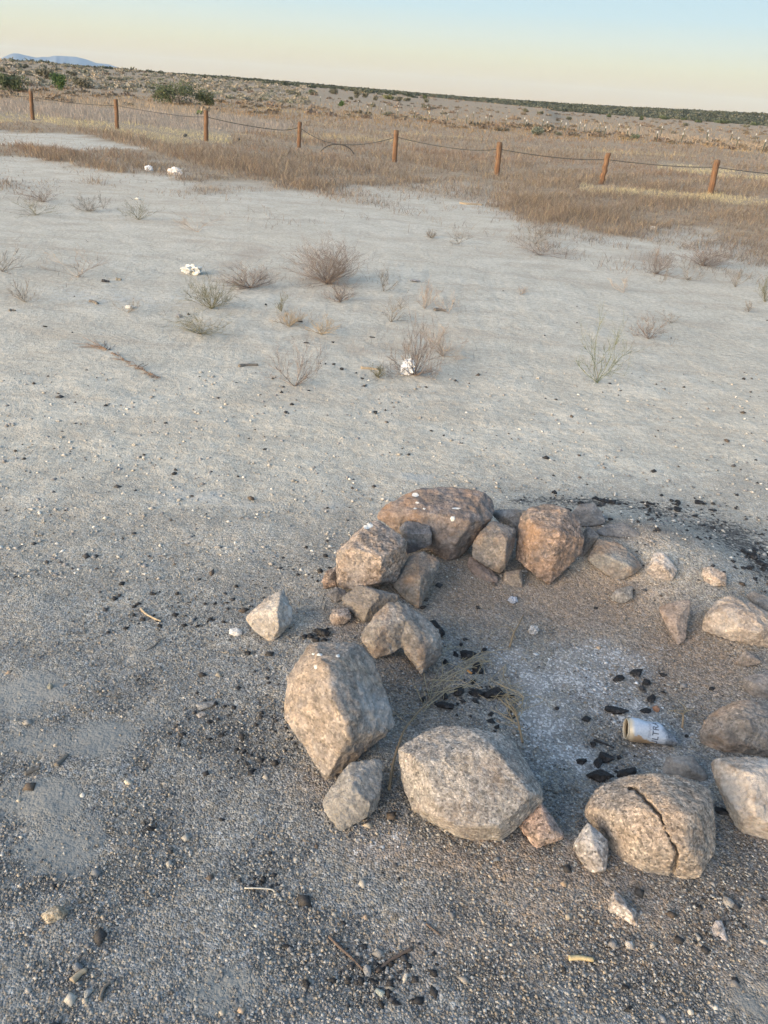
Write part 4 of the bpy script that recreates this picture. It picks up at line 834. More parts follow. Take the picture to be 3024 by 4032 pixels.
# dry uprooted weed lying in the pit
def pit_weed(label, stem, tufts, seed):
    tufts = [(a, b, c, d, max(2, int(n * .62)), sp * 1.25) for a, b, c, d, n, sp in tufts]
    rs = random.Random(seed)
    b0 = G('V', *stem[0]); root = empty('dry_weed', b0); tag(root, label, 'dry weed')
    straw = plain('straw', (.28, .23, .15), .8, .2, 0, .3, 60); stemm = plain('weed_stem', (.21, .155, .10), .8, .2, 0, .3, 60)
    P = [G('V', x, y) + Vector((0, 0, .010 + .02 * math.sin(math.pi * i / (len(stem) - 1)))) for i, (x, y) in enumerate(stem)]
    mb = MB(); Q = []
    for i in range(len(P) - 1):
        for k in range(5): Q.append(P[i].lerp(P[i + 1], k / 5))
    Q.append(P[-1])
    for _ in range(2): Q = [Q[0]] + [(Q[i - 1] + Q[i] * 2 + Q[i + 1]) / 4 for i in range(1, len(Q) - 1)] + [Q[-1]]
    mb.tube(Q, [.0037 * (1 - .5 * i / len(Q)) for i in range(len(Q))], 6); link('stem', mb.mesh('stem', b0, True), stemm, root)
    mb = MB()
    for (x0, y0, x1, y1, n, sp) in tufts:
        for k in range(n):
            a = G('V', x0 + rs.gauss(0, sp * .35), y0 + rs.gauss(0, sp * .3)); b = G('V', x1 + rs.gauss(0, sp), y1 + rs.gauss(0, sp * .7))
            sdv = (b - a).cross(Vector((0, 0, 1))) * rs.uniform(-.35, .35); hz = rs.uniform(.004, .028)
            pts = []
            for i in range(8):
                t = i / 7; pts.append(a.lerp(b, t) + sdv * math.sin(math.pi * t) + Vector((0, 0, .006 + hz * math.sin(math.pi * min(1, t * rs.uniform(.8, 1.1))))))
            wv = Vector((rs.gauss(0, .016), rs.gauss(0, .016), 0))
            pts = [p + wv * math.sin(i * rs.uniform(.8, 1.0)) for i, p in enumerate(pts)]
            mb.tube(pts, [.0012 * (1 - .6 * i / 7) for i in range(8)], 3)
    link('branches', mb.mesh('branches', b0), straw, root)
pit_weed('uprooted dry yellow weed with a long curved stem lying in the pit', [(840,1712),(848,1660),(870,1595),(905,1548),(945,1505)],
         [(945,1500,1010,1440,14,24),(935,1510,1050,1425,9,20),(915,1530,950,1465,7,22),(1020,1430,1000,1460,10,34),(900,1550,840,1530,4,12),(1000,1440,1100,1450,7,20),(1090,1440,1130,1530,6,16)], 5)
pit_weed('smaller dry yellow weed with thin branches lying beside the granite boulder', [(1128,1610),(1118,1580),(1112,1555),(1105,1530)],
         [(1110,1550,1110,1480,14,18),(1115,1540,1070,1470,10,14),(1110,1560,1160,1520,7,14),(1105,1520,1060,1500,6,14),(1118,1580,1095,1550,5,8)], 9)
pit_weed('single pale bent dry stalk standing in the ashes at the back of the pit', [(1100,1402),(1108,1380),(1120,1360),(1130,1333)], [(1108,1380,1060,1395,3,6)], 12)
pit_weed('thin dry sprig stuck in the ground right of the can', [(1472,1578),(1471,1560),(1470,1545)], [(1470,1545,1488,1525,2,3),(1470,1545,1440,1545,3,4)], 14)
butt = plain('filter_paper', (.45, .22, .08), .8)
stick('orange cigarette butt among the charcoal in the pit', 'cigarette_butt', 'cigarette butt', 'c1', [(1115,1400),(1130,1410),(1146,1420)], .0038, butt, .012)

# ---------------------------------------------------------------- litter
def crumple(name, label, cat, crop, x, y, w_, h_, mat, seed, flat_=.7, ridg=.45, group=None):
    k = CR[crop]; base = G(crop, x, y); dist = (base - EYE).length
    W = w_ / k[2] * dist / FPX; Hh = h_ / k[2] * dist / FPX
    bm = bmesh.new(); bmesh.ops.create_icosphere(bm, subdivisions=4, radius=1)
    off = Vector((seed * 3.3, seed, 0))
    for v in bm.verts:
        p = v.co.copy(); d = 1 - ridg * 1.2 * abs(noise.noise(p * 1.6 + off)) + ridg * .6 * noise.noise(p * 3.3 + off) - ridg * .5 * abs(noise.noise(p * 6 + off))
        q = p * d; v.co = Vector((q.x * W / 2, q.y * W * .38, max(q.z, -.55) * Hh * .62 + Hh * .3))
    me = bpy.data.meshes.new(name); bm.to_mesh(me); bm.free()
    o = link(name, me, mat, None, base + Vector((0, W * .2, 0))); tag(o, label, cat, group); return o
bagm = plain('white_plastic', (.62, .62, .64), .35, .5, 0, .12, 30, .2); paper = plain('white_paper', (.50, .485, .45), .8, .2, 0, .15, 20, .2); paperw = plain('pale_pink_plastic', (.56, .51, .48), .5, .4, 0, .12, 30)
o = crumple('plastic_bag', 'crumpled white plastic bag caught in a red twiggy shrub on the sand', 'plastic bag', 'V', 880, 810, 34, 40, bagm, 1, ridg=.5)
crumple('paper', 'folded white paper or cloth lying flat on the pale sand', 'paper litter', 'V', 413, 593, 48, 19, paper, 2, ridg=.6)
crumple('plastic_bag', 'larger pinkish white bag lying at the edge of the weeds', 'plastic bag', 'V', 376, 378, 32, 15, paperw, 3)
crumple('plastic_bag', 'smaller white bag left of the larger one at the edge of the weeds', 'plastic bag', 'V', 321, 369, 17, 11, bagm, 4)
crumple('paper', 'small torn white paper on the sand at left', 'paper litter', 'V', 279, 667, 20, 7, paper, 5)
crumple('paper', 'thin white paper strip far out on the sand', 'paper litter', 'V', 296, 431, 14, 3.5, paper, 6)
crumple('paper', 'pale scrap of paper caught in the weeds at right', 'paper litter', 'V', 1411, 497, 14, 8, plain('weathered_paper', (.36, .34, .31), .9), 7)
crumple('paper', 'scrap of white ash paper lying in the pit', 'paper litter', 'V', 1108, 1302, 24, 13, plain('grey_ash_paper', (.30, .32, .37), .8), 8)
crumple('paper', 'burnt white scrap standing at the back of the pit', 'paper litter', 'V', 1152, 1370, 22, 22, plain('white_scrap', (.33, .33, .34), .8), 9)

# ---------------------------------------------------------------- log post fence with a slack cable
def post_mat():
    m = NT('orange_log'); tc = m.n('ShaderNodeTexCoord').outputs['Object']
    mp = m.n('ShaderNodeMapping'); m.l(tc, mp.inputs[0]); mp.inputs['Scale'].default_value = (22, 22, 2.2)
    n1 = m.noise(mp.outputs[0], 1.6, 6, .65); n2 = m.noise(tc, 7, 4, .6)
    c = m.mix(m.ramp(n1, [(.35, 0), (.7, 1)]), (.07, .042, .028), (.21, .115, .065))
    c = m.mix(m.ramp(n2, [(.45, 0), (.7, .6)]), c, (.16, .115, .08))
    return m.set(c, .85, m.bump(n1, .6, .02), .2)
POSTM = post_mat(); CABM = plain('dark_cable', (.035, .032, .03), .6, .4)
POSTS = [('cG', 198, 345, 213, 530, 'leftmost post of the cable fence, leaning slightly left'), ('cG', 750, 398, 760, 588, 'second post from the left in the cable fence'),
         ('cG', 1335, 470, 1335, 668, 'third post from the left, with a dark rock beside it'), ('cH', 283, 380, 278, 545, 'fence post left of the hanging loose cable ends'),
         ('cH', 910, 435, 897, 640, 'fence post right of the hanging loose cable ends, middle of the photo'), ('cH', 1580, 512, 1560, 725, 'third post from the right in the cable fence'),
         ('cI', 625, 500, 578, 700, 'weathered grey brown crooked post, second from the right'), ('cI', 1330, 545, 1283, 765, 'bright orange post leaning right, rightmost in the fence')]
TIPS = []
for i, (cp, xt, yt, xb, yb, lab) in enumerate(POSTS):
    b = G(cp, xb, yb); d = ray(S(cp, xt, yt)); t = (b - EYE).dot(Vector((0, 1, 0))) / d.y; top = EYE + d * t
    ax = top - b; L = ax.length; r = (.062, .060, .064, .058, .063, .066, .060, .066)[i]
    mb = MB(); rs = random.Random(i + 3); rings = []
    for k in range(13):
        u = k / 12; c = b - ax * .12 + ax * 1.12 * u + Vector((rs.uniform(-1, 1), 0, 0)) * (.006 if i != 6 else .016)
        rings.append([c + Vector((math.cos(q) * r * (1 + .08 * noise.noise(Vector((math.cos(q) * 2, math.sin(q) * 2, u * 4 + i * 9)))), math.sin(q) * r, 0)) for q in [2 * math.pi * j / 14 for j in range(14)]])
    rings.append([c + (p - c) * .8 + ax.normalized() * .012 for p in rings[-1]])
    vs = [p for q in rings for p in q]; n = len(rings)
    mb.add(vs, [(k * 14 + j, k * 14 + (j + 1) % 14, (k + 1) * 14 + (j + 1) % 14, (k + 1) * 14 + j) for k in range(n - 1) for j in range(14)] + [tuple((n - 1) * 14 + j for j in range(14))])
    o = link('fence_post', mb.mesh('fence_post', b, True), POSTM, None, b); tag(o, lab, 'fence post', 'log posts of the cable fence')
    TIPS.append(b + ax * .80)
d0 = TIPS[0] - TIPS[1]; first = TIPS[0] + d0 * 1.0 + Vector((0, 0, .05)); last = TIPS[-1] + (TIPS[-1] - TIPS[-2]) + Vector((0, 0, -.02))
chain = [first] + TIPS + [last]; sag = [.03, .05, .06, .13, .32, .10, .06, .04, .05]; skew = [.5, .6, .7, .75, .42, .65, .6, .6, .6]
mb = MB(); KNOT = None
for i in range(len(chain) - 1):
    pts = []
    for k in range(17):
        t = k / 16; a = skew[i]; s_ = (t / a if t < a else (1 - t) / (1 - a)); s_ = s_ * (2 - s_)
        pts.append(chain[i].lerp(chain[i + 1], t) - Vector((0, 0, sag[i] * s_)))
    mb.tube(pts, .0095, 5)
    if i == 4: KNOT = pts[7]
cable = link('fence_cable', mb.mesh('fence_cable', chain[0], True), CABM, None, chain[0]); tag(cable, 'slack dark cable strung from post to post along the fence', 'cable')
for dx, drop in ((-.62, .62), (.52, .5)):
    mb = MB(); pts = [KNOT + Vector((dx * (1 - (1 - t) ** 1.7) , 0.02 * t, -drop * t ** 2.0)) for t in [k / 9 for k in range(10)]]
    mb.tube(pts, .015, 5); e = link('loose_end', mb.mesh('loose_end', chain[0], True), CABM, cable)

# far wire fence posts: two rows of green steel stakes with white tips
STK = plain('stake_steel', (.07, .075, .06), .7); TIPM = plain('white_tip', (.38, .37, .35), .7)
def interp_row(xs, anchors):
    ax_ = [a[0] for a in anchors]; ay = [a[1] for a in anchors]; return [(x, float(np.interp(x, ax_, ay))) for x in xs]
ROW_FAR = interp_row([1103, 1133,1166,1215,1261,1311,1358,1410,1462,1516,1567,1622,1682,1740,1800,1862,1925,1990,2061,2134,2206,2279,2358,2433,2515,2600,2689,2781,2874,2970], [(1103,362),(1166,370),(1358,390.4),(1462,404),(1567,414),(1682,419.3),(2061,462.2),(2279,478.5),(2515,489),(2689,503.7),(2970,524.3)])
ROW_NEAR = interp_row([1331,1384,1445,1500,1565,1630,1689,1760,1835,1910,1990,2070,2150,2224,2298,2378,2466,2583,2680,2779,2895,3002], [(1331,403),(1384,410),(1500,424.8),(1689,441),(2150,476.7),(2298,489),(2466,503.8),(2583,516),(2779,527),(3002,548)])
def stakes(row, hts, label, group):
    proto = None
    for (x, y) in row:
        hp = float(np.interp(x, *hts)); k = CR['V'][2]
        b = G('V', x * k, (y + hp) * k); d = ray((x, y)); t = (b - EYE).y / d.y; top = EYE + d * t; hh = max(.3, top.z - b.z)
        if proto is None:
            root = empty('fence_stake', b); proto = root
            mb = MB(); w2 = .022
            mb.add([(-w2,-.012,-.3),(w2,-.012,-.3),(w2,.012,-.3),(-w2,.012,-.3),(-w2,-.012,.8),(w2,-.012,.8),(w2,.012,.8),(-w2,.012,.8)], [(0,1,5,4),(1,2,6,5),(2,3,7,6),(3,0,4,7)])
            mb.add([(-.01,.012,-.3),(.01,.012,-.3),(.01,.045,-.3),(-.01,.045,-.3),(-.01,.012,.8),(.01,.012,.8),(.01,.045,.8),(-.01,.045,.8)], [(0,1,5,4),(1,2,6,5),(2,3,7,6),(3,0,4,7)])
            p1 = link('stake', mb.mesh('stake'), STK, root)
            mb = MB(); w2 = .024; mb.add([(-w2,-.015,.8),(w2,-.015,.8),(w2,.048,.8),(-w2,.048,.8),(-w2,-.015,1),(w2,-.015,1),(w2,.048,1),(-w2,.048,1)], [(0,1,5,4),(1,2,6,5),(2,3,7,6),(3,0,4,7),(4,5,6,7)])
            p2 = link('white_tip', mb.mesh('white_tip'), TIPM, root)
        else:
            root = proto.copy(); COL.objects.link(root); root.location = b
            for ch in (p1, p2):
                c = ch.copy(); COL.objects.link(c); c.parent = root
        root.scale = (1, 1, hh); root.rotation_euler = (random.uniform(-.04, .04), random.uniform(-.03, .07), random.uniform(-.5, .5))
        tag(root, label, 'fence stake', group)
stakes(ROW_FAR, ([1100, 1358, 1600, 2100, 2700, 3000], [18, 22, 32, 36, 42, 42]), 'dark steel stake with white tip, in the farther row beyond the cable fence', 'farther row of steel stakes')
stakes(ROW_NEAR, ([1300, 1384, 1690, 2150, 2700, 3000], [22, 25, 34, 38, 44, 50]), 'dark steel stake with white tip, in the nearer row beyond the cable fence', 'nearer row of steel stakes')

# ---------------------------------------------------------------- dry shrubs on the sand, each one grown on its own
def twig_mat(name, a, b):
    m = NT(name); tc = m.n('ShaderNodeTexCoord').outputs['Object']
    return m.set(m.mix(m.ramp(m.noise(tc, 9, 3), [(.35, 0), (.65, 1)]), a, b), .9, None, .1)
TW = dict(red=twig_mat('twig_reddish', (.125, .098, .085), (.175, .14, .12)), grey=twig_mat('twig_grey', (.12, .105, .09), (.19, .17, .145)), olive=twig_mat('twig_olive', (.10, .098, .06), (.16, .15, .10)),
          green=twig_mat('twig_green', (.085, .10, .05), (.14, .155, .085)), pale=twig_mat('twig_pale', (.25, .20, .17), (.33, .28, .23)), straw=twig_mat('twig_straw', (.24, .19, .135), (.31, .25, .175)), rust=twig_mat('twig_rust', (.11, .08, .065), (.15, .11, .085)))
NSH = [0]
def shrub(crop, x, y, w_, h_, n, kind, label, spread=1.0, up=.55, lean=0.0, rad=.0018, levels=4, cat='dry shrub', name='dry_shrub'):
    NSH[0] += 1; rs = random.Random(NSH[0] * 17 + 3)
    k = CR[crop]; b = G(crop, x, y); dist = (b - EYE).length
    W = 1.15 * w_ / k[2] * dist / FPX; Hh = 1.1 * h_ / k[2] * dist / FPX
    px_w = dist / FPX * 3.9          # one pixel of the finished picture at this distance
    rad = max(rad, px_w * .085)
    segs_v = []; mb = MB()
    def grow(p, d, L, r, lv):
        m_ = 4; pts = [p]; q = p; dd = d.copy()
        for i in range(m_):
            dd = (dd + Vector((rs.uniform(-1, 1), rs.uniform(-1, 1), rs.uniform(-.6, .75))) * .27).normalized(); q = q + dd * (L / m_); 
            if q.z < b.z + .004: q.z = b.z + .004
            pts.append(q)
        mb.tube(pts, [r * (1 - .5 * i / m_) for i in range(m_ + 1)], 3, None, False)
        if lv > 0:
            for i in range(rs.randint(2, 4)):
                s = pts[rs.randint(1, m_)]; a = (d + Vector((rs.uniform(-1, 1), rs.uniform(-1, 1), rs.uniform(-.5, .9))) * .85).normalized()
                grow(s, a, L * rs.uniform(.4, .75), r * .66, lv - 1)
    for i in range(max(4, int(n * .9))):
        a = rs.uniform(0, 6.283); e = rs.uniform(.12, 1.25) 
        d = Vector((math.cos(a) * math.cos(e), math.sin(a) * math.cos(e), math.sin(e)))
        grow(b + Vector((rs.gauss(0, .03), rs.gauss(0, .03), 0)) * (W), d, .55, rad, levels - 1)
    # fit what has grown to the real width and height
    V = np.array(mb.v) - np.array(b)
    w0 = np.percentile(np.abs(V[:, 0]), 97) * 2; h0 = np.percentile(V[:, 2], 97)
    me = mb.mesh(name, b)
    co = np.empty(len(me.vertices) * 3, np.float32); me.vertices.foreach_get('co', co); co = co.reshape(-1, 3)
    # scale centre lines but keep twig thickness: move every vertex by the displacement of its tube axis
    sx, sz = W / w0, Hh / h0
    ax = co.reshape(-1, 3, 3).mean(1, keepdims=True); off = co.reshape(-1, 3, 3) - ax
    ax = ax * np.array([sx, min(sx, 1.2 * sx), sz]); ax[:, :, 0] += lean * ax[:, :, 2]
    co = (ax + off).reshape(-1, 3); me.vertices.foreach_set('co', co.astype(np.float32).ravel()); me.update()
    o = link(name, me, TW[kind], None, b); tag(o, label, cat, 'dry shrubs scattered on the sand'); return o
SH = [
 ('cA',285,240,270,85,22,'red','reddish dry shrub at far left on the sand by the weeds'),
 ('cA',235,325,240,85,14,'olive','greyish sprawling shrub at far left, just in front of the reddish one'),
 ('cA',578,302,150,75,26,'grey','dense dark tuft-like shrub at left on the sand'),
 ('cA',672,285,80,90,7,'grey','thin upright sprig beside the dense dark tuft at left'),
 ('cA',905,356,200,100,18,'olive','olive grey low shrub left of centre near the weeds'),
 ('cA',1290,436,270,130,9,'pale','sparse pale shrub with a tall spike, left of centre'),
 ('cA',15,695,240,160,12,'grey','sparse shrub cut by the left picture edge'),
 ('cA',510,730,330,150,12,'pale','sparse spreading shrub in the left middle of the sand'),
 ('cA',160,893,170,110,10,'grey','small sparse shrub at the left edge below the cut one'),
 ('cA',1380,938,310,175,26,'olive','bushy olive brown shrub right below the folded white paper'),
 ('cA',835,965,150,75,6,'grey','flat twiggy shrub beside the small torn white paper'),
 ('cA',1310,1103,340,120,18,'olive','low olive shrub just below the bushy olive brown one'),
 ('cB',985,362,400,220,80,'red','largest and densest brown shrub in the middle of the sand'),
 ('cB',475,387,320,120,40,'red','flat reddish brown shrub left of the largest brown shrub'),
 ('cB',1060,480,190,110,22,'red','small shrub directly in front of the largest brown shrub'),
 ('cB',678,541,80,105,8,'olive','small upright sprig with a dark chip at its foot'),
 ('cB',1345,410,150,140,8,'grey','thin grey shrub right of the largest brown shrub'),
 ('cB',1395,610,180,150,9,'grey','thin shrub with a dark foot, above the shrub that holds the white bag'),
 ('cB',765,1030,350,270,12,'red','open reddish twiggy shrub left of the white bag'),
 ('cB',1545,960,330,330,26,'red','tall reddish twiggy shrub that holds the white bag'),
 ('cB',1310,975,100,80,12,'olive','little grey green tuft left of the shrub that holds the white bag'),
 ('cB',730,640,180,85,20,'straw','straw coloured dry tuft, left of two in the middle of the sand'),
 ('cB',940,690,200,90,16,'straw','straw coloured dry tuft, right of two in the middle of the sand'),
 ('cC',170,970,190,220,13,'pale','pale reddish open shrub right of the middle of the sand'),
 ('cC',385,1012,260,150,6,'pale','very sparse shrub with a wood chip at its foot'),
 ('cC',228,320,85,60,18,'grey','tiny dense dark tuft on the sand near the weeds, right of centre'),
 ('cC',480,372,260,150,9,'grey','sparse shrub right of the tiny dense dark tuft'),
 ('cC',1185,375,240,160,18,'grey','dark grey shrub at the edge of the weeds, right of centre'),
 ('cC',1220,475,480,110,16,'red','low wide reddish shrub on the sand at the edge of the weeds'),
 ('cC',1040,840,110,75,5,'pale','tiny pale sprig alone on the bare sand'),
 ('cC',330,1400,360,250,16,'pale','pale bushy shrub behind the shrub that holds the white bag'),
 ('cD',640,650,270,190,26,'red','purplish brown shrub at right in front of the weeds'),
 ('cD',680,735,60,150,5,'grey','single grey sprig in front of the purplish brown shrub at right'),
 ('cD',930,705,320,120,12,'grey','low grey shrub right of the purplish brown shrub'),
 ('cD',1060,575,390,130,45,'red','wide dense reddish brown shrub at the right edge of the weeds'),
 ('cD',1360,770,220,130,9,'grey','thin leaning grey shrub near the right picture edge'),
 ('cD',1630,905,160,180,16,'olive','dark olive shrub cut by the right picture edge'),
 ('cD',330,820,200,140,5,'pale','barely visible thin sprig alone on the sand at right'),
 ('cD',1480,1000,110,75,7,'grey','small arching shrub near the right picture edge'),
 ('cD',770,1100,200,90,5,'grey','arching bare twig shrub behind the upright grey shrub at right'),
 ('cD',560,1245,270,180,16,'red','upright grey pink shrub right of the green plant'),
]
for s in SH: shrub(*s)
shrub('V', 1290, 827, 110, 130, 9, 'green', 'spindly green plant growing on the sand at right', name='green_plant', cat='plant', rad=.002)
# fallen rusty branch lying on the sand
def fallen():
    a = G('V', 222, 752); b = G('V', 345, 822); mb = MB(); rs = random.Random(4)
    for k in range(75):
        t0 = rs.random() ** 1.5; p = a.lerp(b, t0); d = (b - a).normalized() + Vector((rs.uniform(-1, 1), rs.uniform(-1, 1), rs.uniform(0, .9))) * .75; L = rs.uniform(.08, .26) * (1.1 - t0)
        pts = [p + Vector((0, 0, .008))]
        for i in range(4): pts.append(pts[-1] - d.normalized() * L / 4 + Vector((rs.uniform(-1, 1), rs.uniform(-1, 1), rs.uniform(-.3, .6))) * .012)
        for q in pts: q.z = max(q.z, .004)
        mb.tube(pts, [.0024, .002, .0017, .0014, .001], 3)
    mb.tube([a.lerp(b, .5 + .5 * i / 8) + Vector((0, rs.uniform(-.02, .02), .01)) for i in range(9)], [.0010 + .0002 * i for i in range(9)], 5)
    o = link('fallen_branch', mb.mesh('fallen_branch', a), TW['rust'], None, a); tag(o, 'rusty brown dead branch lying flat on the sand at left', 'dead branch')
fallen()

# ---------------------------------------------------------------- weeds and dry grass (nobody could count them)
def ground_pts(px, py):
    X = (px * 1.8228 - 1512) / FPX; Y = (2016 - py * 1.8228) / FPX
    D = X[:, None] * np.array(cr) + Y[:, None] * np.array(cu) + np.array(fw)
    t = np.where(D[:, 2] < -.004, -H_CAM / np.minimum(D[:, 2], -.004), -1)
    x, y = D[:, 0] * t, D[:, 1] * t
    for _ in range(6):
        h = terrain(x, y); t = np.where(t > 0, np.clip((h - H_CAM) / np.minimum(D[:, 2], -.004), 0, 600), -1); x, y = D[:, 0] * t, D[:, 1] * t
    return x, y, t
def blades(name, x, y, hts, wid, lean, C, bend=.5):
    N = len(x); a = RNG.random(N) * 6.283; b = RNG.random(N) * 6.283
    base = np.stack([x, y, terrain(x, y) - .01], -1)
    sd = np.stack([np.cos(a), np.sin(a), 0 * a], -1) * (wid / 2)[:, None]
    l = np.stack([np.cos(b), np.sin(b), 0 * b], -1) * (hts * lean * RNG.random(N))[:, None]
    up = np.array([0, 0, 1.0]); mid = base + l * .35 + up * (hts * .55)[:, None]; tip = base + l + up * hts[:, None]
    V = np.stack([base - sd, base + sd, mid + sd * .8, mid - sd * .8, tip], 1).reshape(-1, 3)
    i = (np.arange(N) * 5)[:, None]
    F = np.concatenate([i + np.array([[0, 1, 2]]), i + np.array([[0, 2, 3]]), i + np.array([[3, 2, 4]])], 0)
    return np_mesh(name, V, F, np.repeat(C, 5, 0))
def pick(px, py):
    cols = np.array([(.205,.155,.115),(.235,.178,.132),(.31,.245,.175),(.165,.127,.102),(.215,.158,.12),(.28,.215,.16)])
    return cols[RNG.integers(0, len(cols), len(px))]
def weeds():
    N = 520000
    px = RNG.random(N) * 2100 - 220
    py = 150 + (RNG.random(N) ** 1.0) * 470 
    x, y, t = ground_pts(px, py); k = (t > 9) & (t < 330); px, py, x, y, t = px[k], py[k], x[k], y[k], t[k]
    m, ppx, ppy, z = weedmask(x, y)
    m = np.where(t > 34, 1, m)
    clump = .5 + .5 * wob(x, y, 1.9, 1.0) + .5 * wob(x, y, .45, 4.0)
    keep = RNG.random(len(x)) < m * np.clip(.35 + .75 * clump, .12, 1) * np.where(t > 60, .55, 1)
    px, py, x, y, t, clump = px[keep], py[keep], x[keep], y[keep], t[keep], clump[keep]
    C = pick(px, py); N = len(x)
    band = wob(x * .35, y * 1.2, .16, 2.0)            # broad belts of other plants
    strawy = (band > .42) & (t > 24); C[strawy] = np.array([.36, .295, .19]) * (.8 + .4 * RNG.random((strawy.sum(), 1)))
    redb = (wob(x * .5, y * 1.4, .24, 7.0) + .4 * wob(x, y, 1.3, 2.2) > .28) & (t < 90) & (t > 15); C[redb] = np.array([.235, .165, .12]) * (.75 + .5 * RNG.random((redb.sum(), 1)))
    straw2 = RNG.random(N) < .10; C[straw2] = np.array([.34, .27, .18]) * (.8 + .4 * RNG.random((straw2.sum(), 1)))
    hts = np.where(t < 40, .05 + .26 * np.clip(clump, 0, 1.3) * RNG.random(N) ** 1.1, .08 + .15 * RNG.random(N))
    hts = hts * np.clip(m[keep] * .9 + .25, .3, 1) * .8
    wid = np.clip(t * .00055, .004, .10) * (.5 + .9 * RNG.random(N))
    jy = py + wob(x, y, .5) * 4
    pale = np.zeros(N, bool); strw = np.zeros(N, bool)
    for p_ in PALE: pale |= inpoly(px, jy, p_)
    for p_ in STRAW: strw |= inpoly(px, jy, p_)
    C[pale] = np.array([.31, .262, .225]) * (.75 + .5 * RNG.random((pale.sum(), 1))); hts[pale] *= 1.5
    C[strw] = np.array([.46, .385, .235]) * (.8 + .4 * RNG.random((strw.sum(), 1))); hts[strw] *= .55
    far = t > 70; grey = far & (RNG.random(N) < .45); C[grey] = np.array([.285, .222, .158]) * (.7 + .6 * RNG.random((grey.sum(), 1)))
    hts = np.where(far, hts * 1.3, hts) * (.75 + .6 * np.clip(wob(x, y, .9, 6.0) + .5, 0, 1))
    C *= (.8 + .4 * RNG.random((N, 1)))
    C = np.where((t > 38)[:, None], C * np.array([1.08, .99, .82]), C)
    low = (t < 40) & ~pale & ~strw
    for nm, sel, lab in (('dry_weeds', low, 1.5), ('pale_weeds', pale, .9), ('dry_grass', ~low & ~pale, 1.5)):
        if sel.sum(): tag(link(nm, blades(nm, x[sel], y[sel], hts[sel], wid[sel], lab, C[sel]), WEEDM), kind='stuff')
WEEDM = NT('dry_weed_straw'); _c = WEEDM.attr('Col').outputs['Color']; WEEDM.set(_c, .9, None, .1)
_tr = WEEDM.n('ShaderNodeBsdfTranslucent'); WEEDM.l(_c, _tr.inputs[0]); _mx = WEEDM.n('ShaderNodeMixShader'); _mx.inputs[0].default_value = .35
WEEDM.l(WEEDM.b.outputs[0], _mx.inputs[1]); WEEDM.l(_tr.outputs[0], _mx.inputs[2]); WEEDM.l(_mx.outputs[0], WEEDM.out.inputs[0]); WEEDM = WEEDM.m
weeds()
def sparse_weeds():
    N = 90000; px = RNG.random(N) * 2100 - 220; lim = np.interp(px, SANDLINE[:, 0], SANDLINE[:, 1]); u = RNG.random(N); py = lim - 25 + 105 * u
    x, y, t = ground_pts(px, py); cl = wob(x, y, 1.15, 5.0) + .7 * wob(x, y, 3.1, 1.3) - .2 + .35 * np.clip((px - 900) / 500, -1, 1)
    k = (t > 5) & (RNG.random(N) < np.clip(cl * 1.1, 0, 1) * (1 - u) ** 1.5); x, y, t = x[k], y[k], t[k]; n = len(x)
    cols = np.array([(.17,.14,.12),(.22,.18,.15),(.27,.22,.17),(.14,.12,.105)]); C = cols[RNG.integers(0, 4, n)] * (.8 + .4 * RNG.random((n, 1)))
    tag(link('sparse_weeds', blades('sparse_weeds', x, y, .03 + .13 * RNG.random(n) ** 1.5, np.clip(t * .0005, .003, .02) * (.6 + .6 * RNG.random(n)), 1.8, C), WEEDM), kind='stuff')
sparse_weeds()
def twig_litter():
    Z = [(560,590,100,35),(720,595,120,50),(660,690,100,30),(900,765,120,55),(450,640,80,32),(440,705,80,25),(180,570,110,45),(90,430,110,32),(1180,540,130,22),(1400,575,100,45),(1560,590,120,32),(620,785,70,35),(1390,725,80,32),(300,455,120,24),(940,650,90,35),(1290,800,50,30)]
    N = 60000; px = RNG.random(N) * 1900 - 120; py = 390 + RNG.random(N) * 470; a = np.zeros(N)
    for cx, cy, rx, ry in Z: a = np.maximum(a, np.exp(-((px - cx) / rx) ** 2 - ((py - cy) / ry) ** 2))
    x, y, t = ground_pts(px, py); k = RNG.random(N) < a ** 1.4 * np.clip(.1 + .5 * wob(x, y, 2.2, 2.0) + .3, 0, .6) * .8; x, y, t = x[k], y[k], t[k]; n = len(x)
    cols = np.array([(.16,.125,.10),(.20,.165,.135),(.25,.205,.165),(.12,.105,.09)]); C = cols[RNG.integers(0, 4, n)] * (.8 + .4 * RNG.random((n, 1)))
    tag(link('twig_litter', blades('twig_litter', x, y, .012 + .07 * RNG.random(n) ** 1.6, np.clip(t * .00042, .002, .012) * (.6 + .6 * RNG.random(n)), 2.6, C), WEEDM), kind='stuff')
twig_litter()

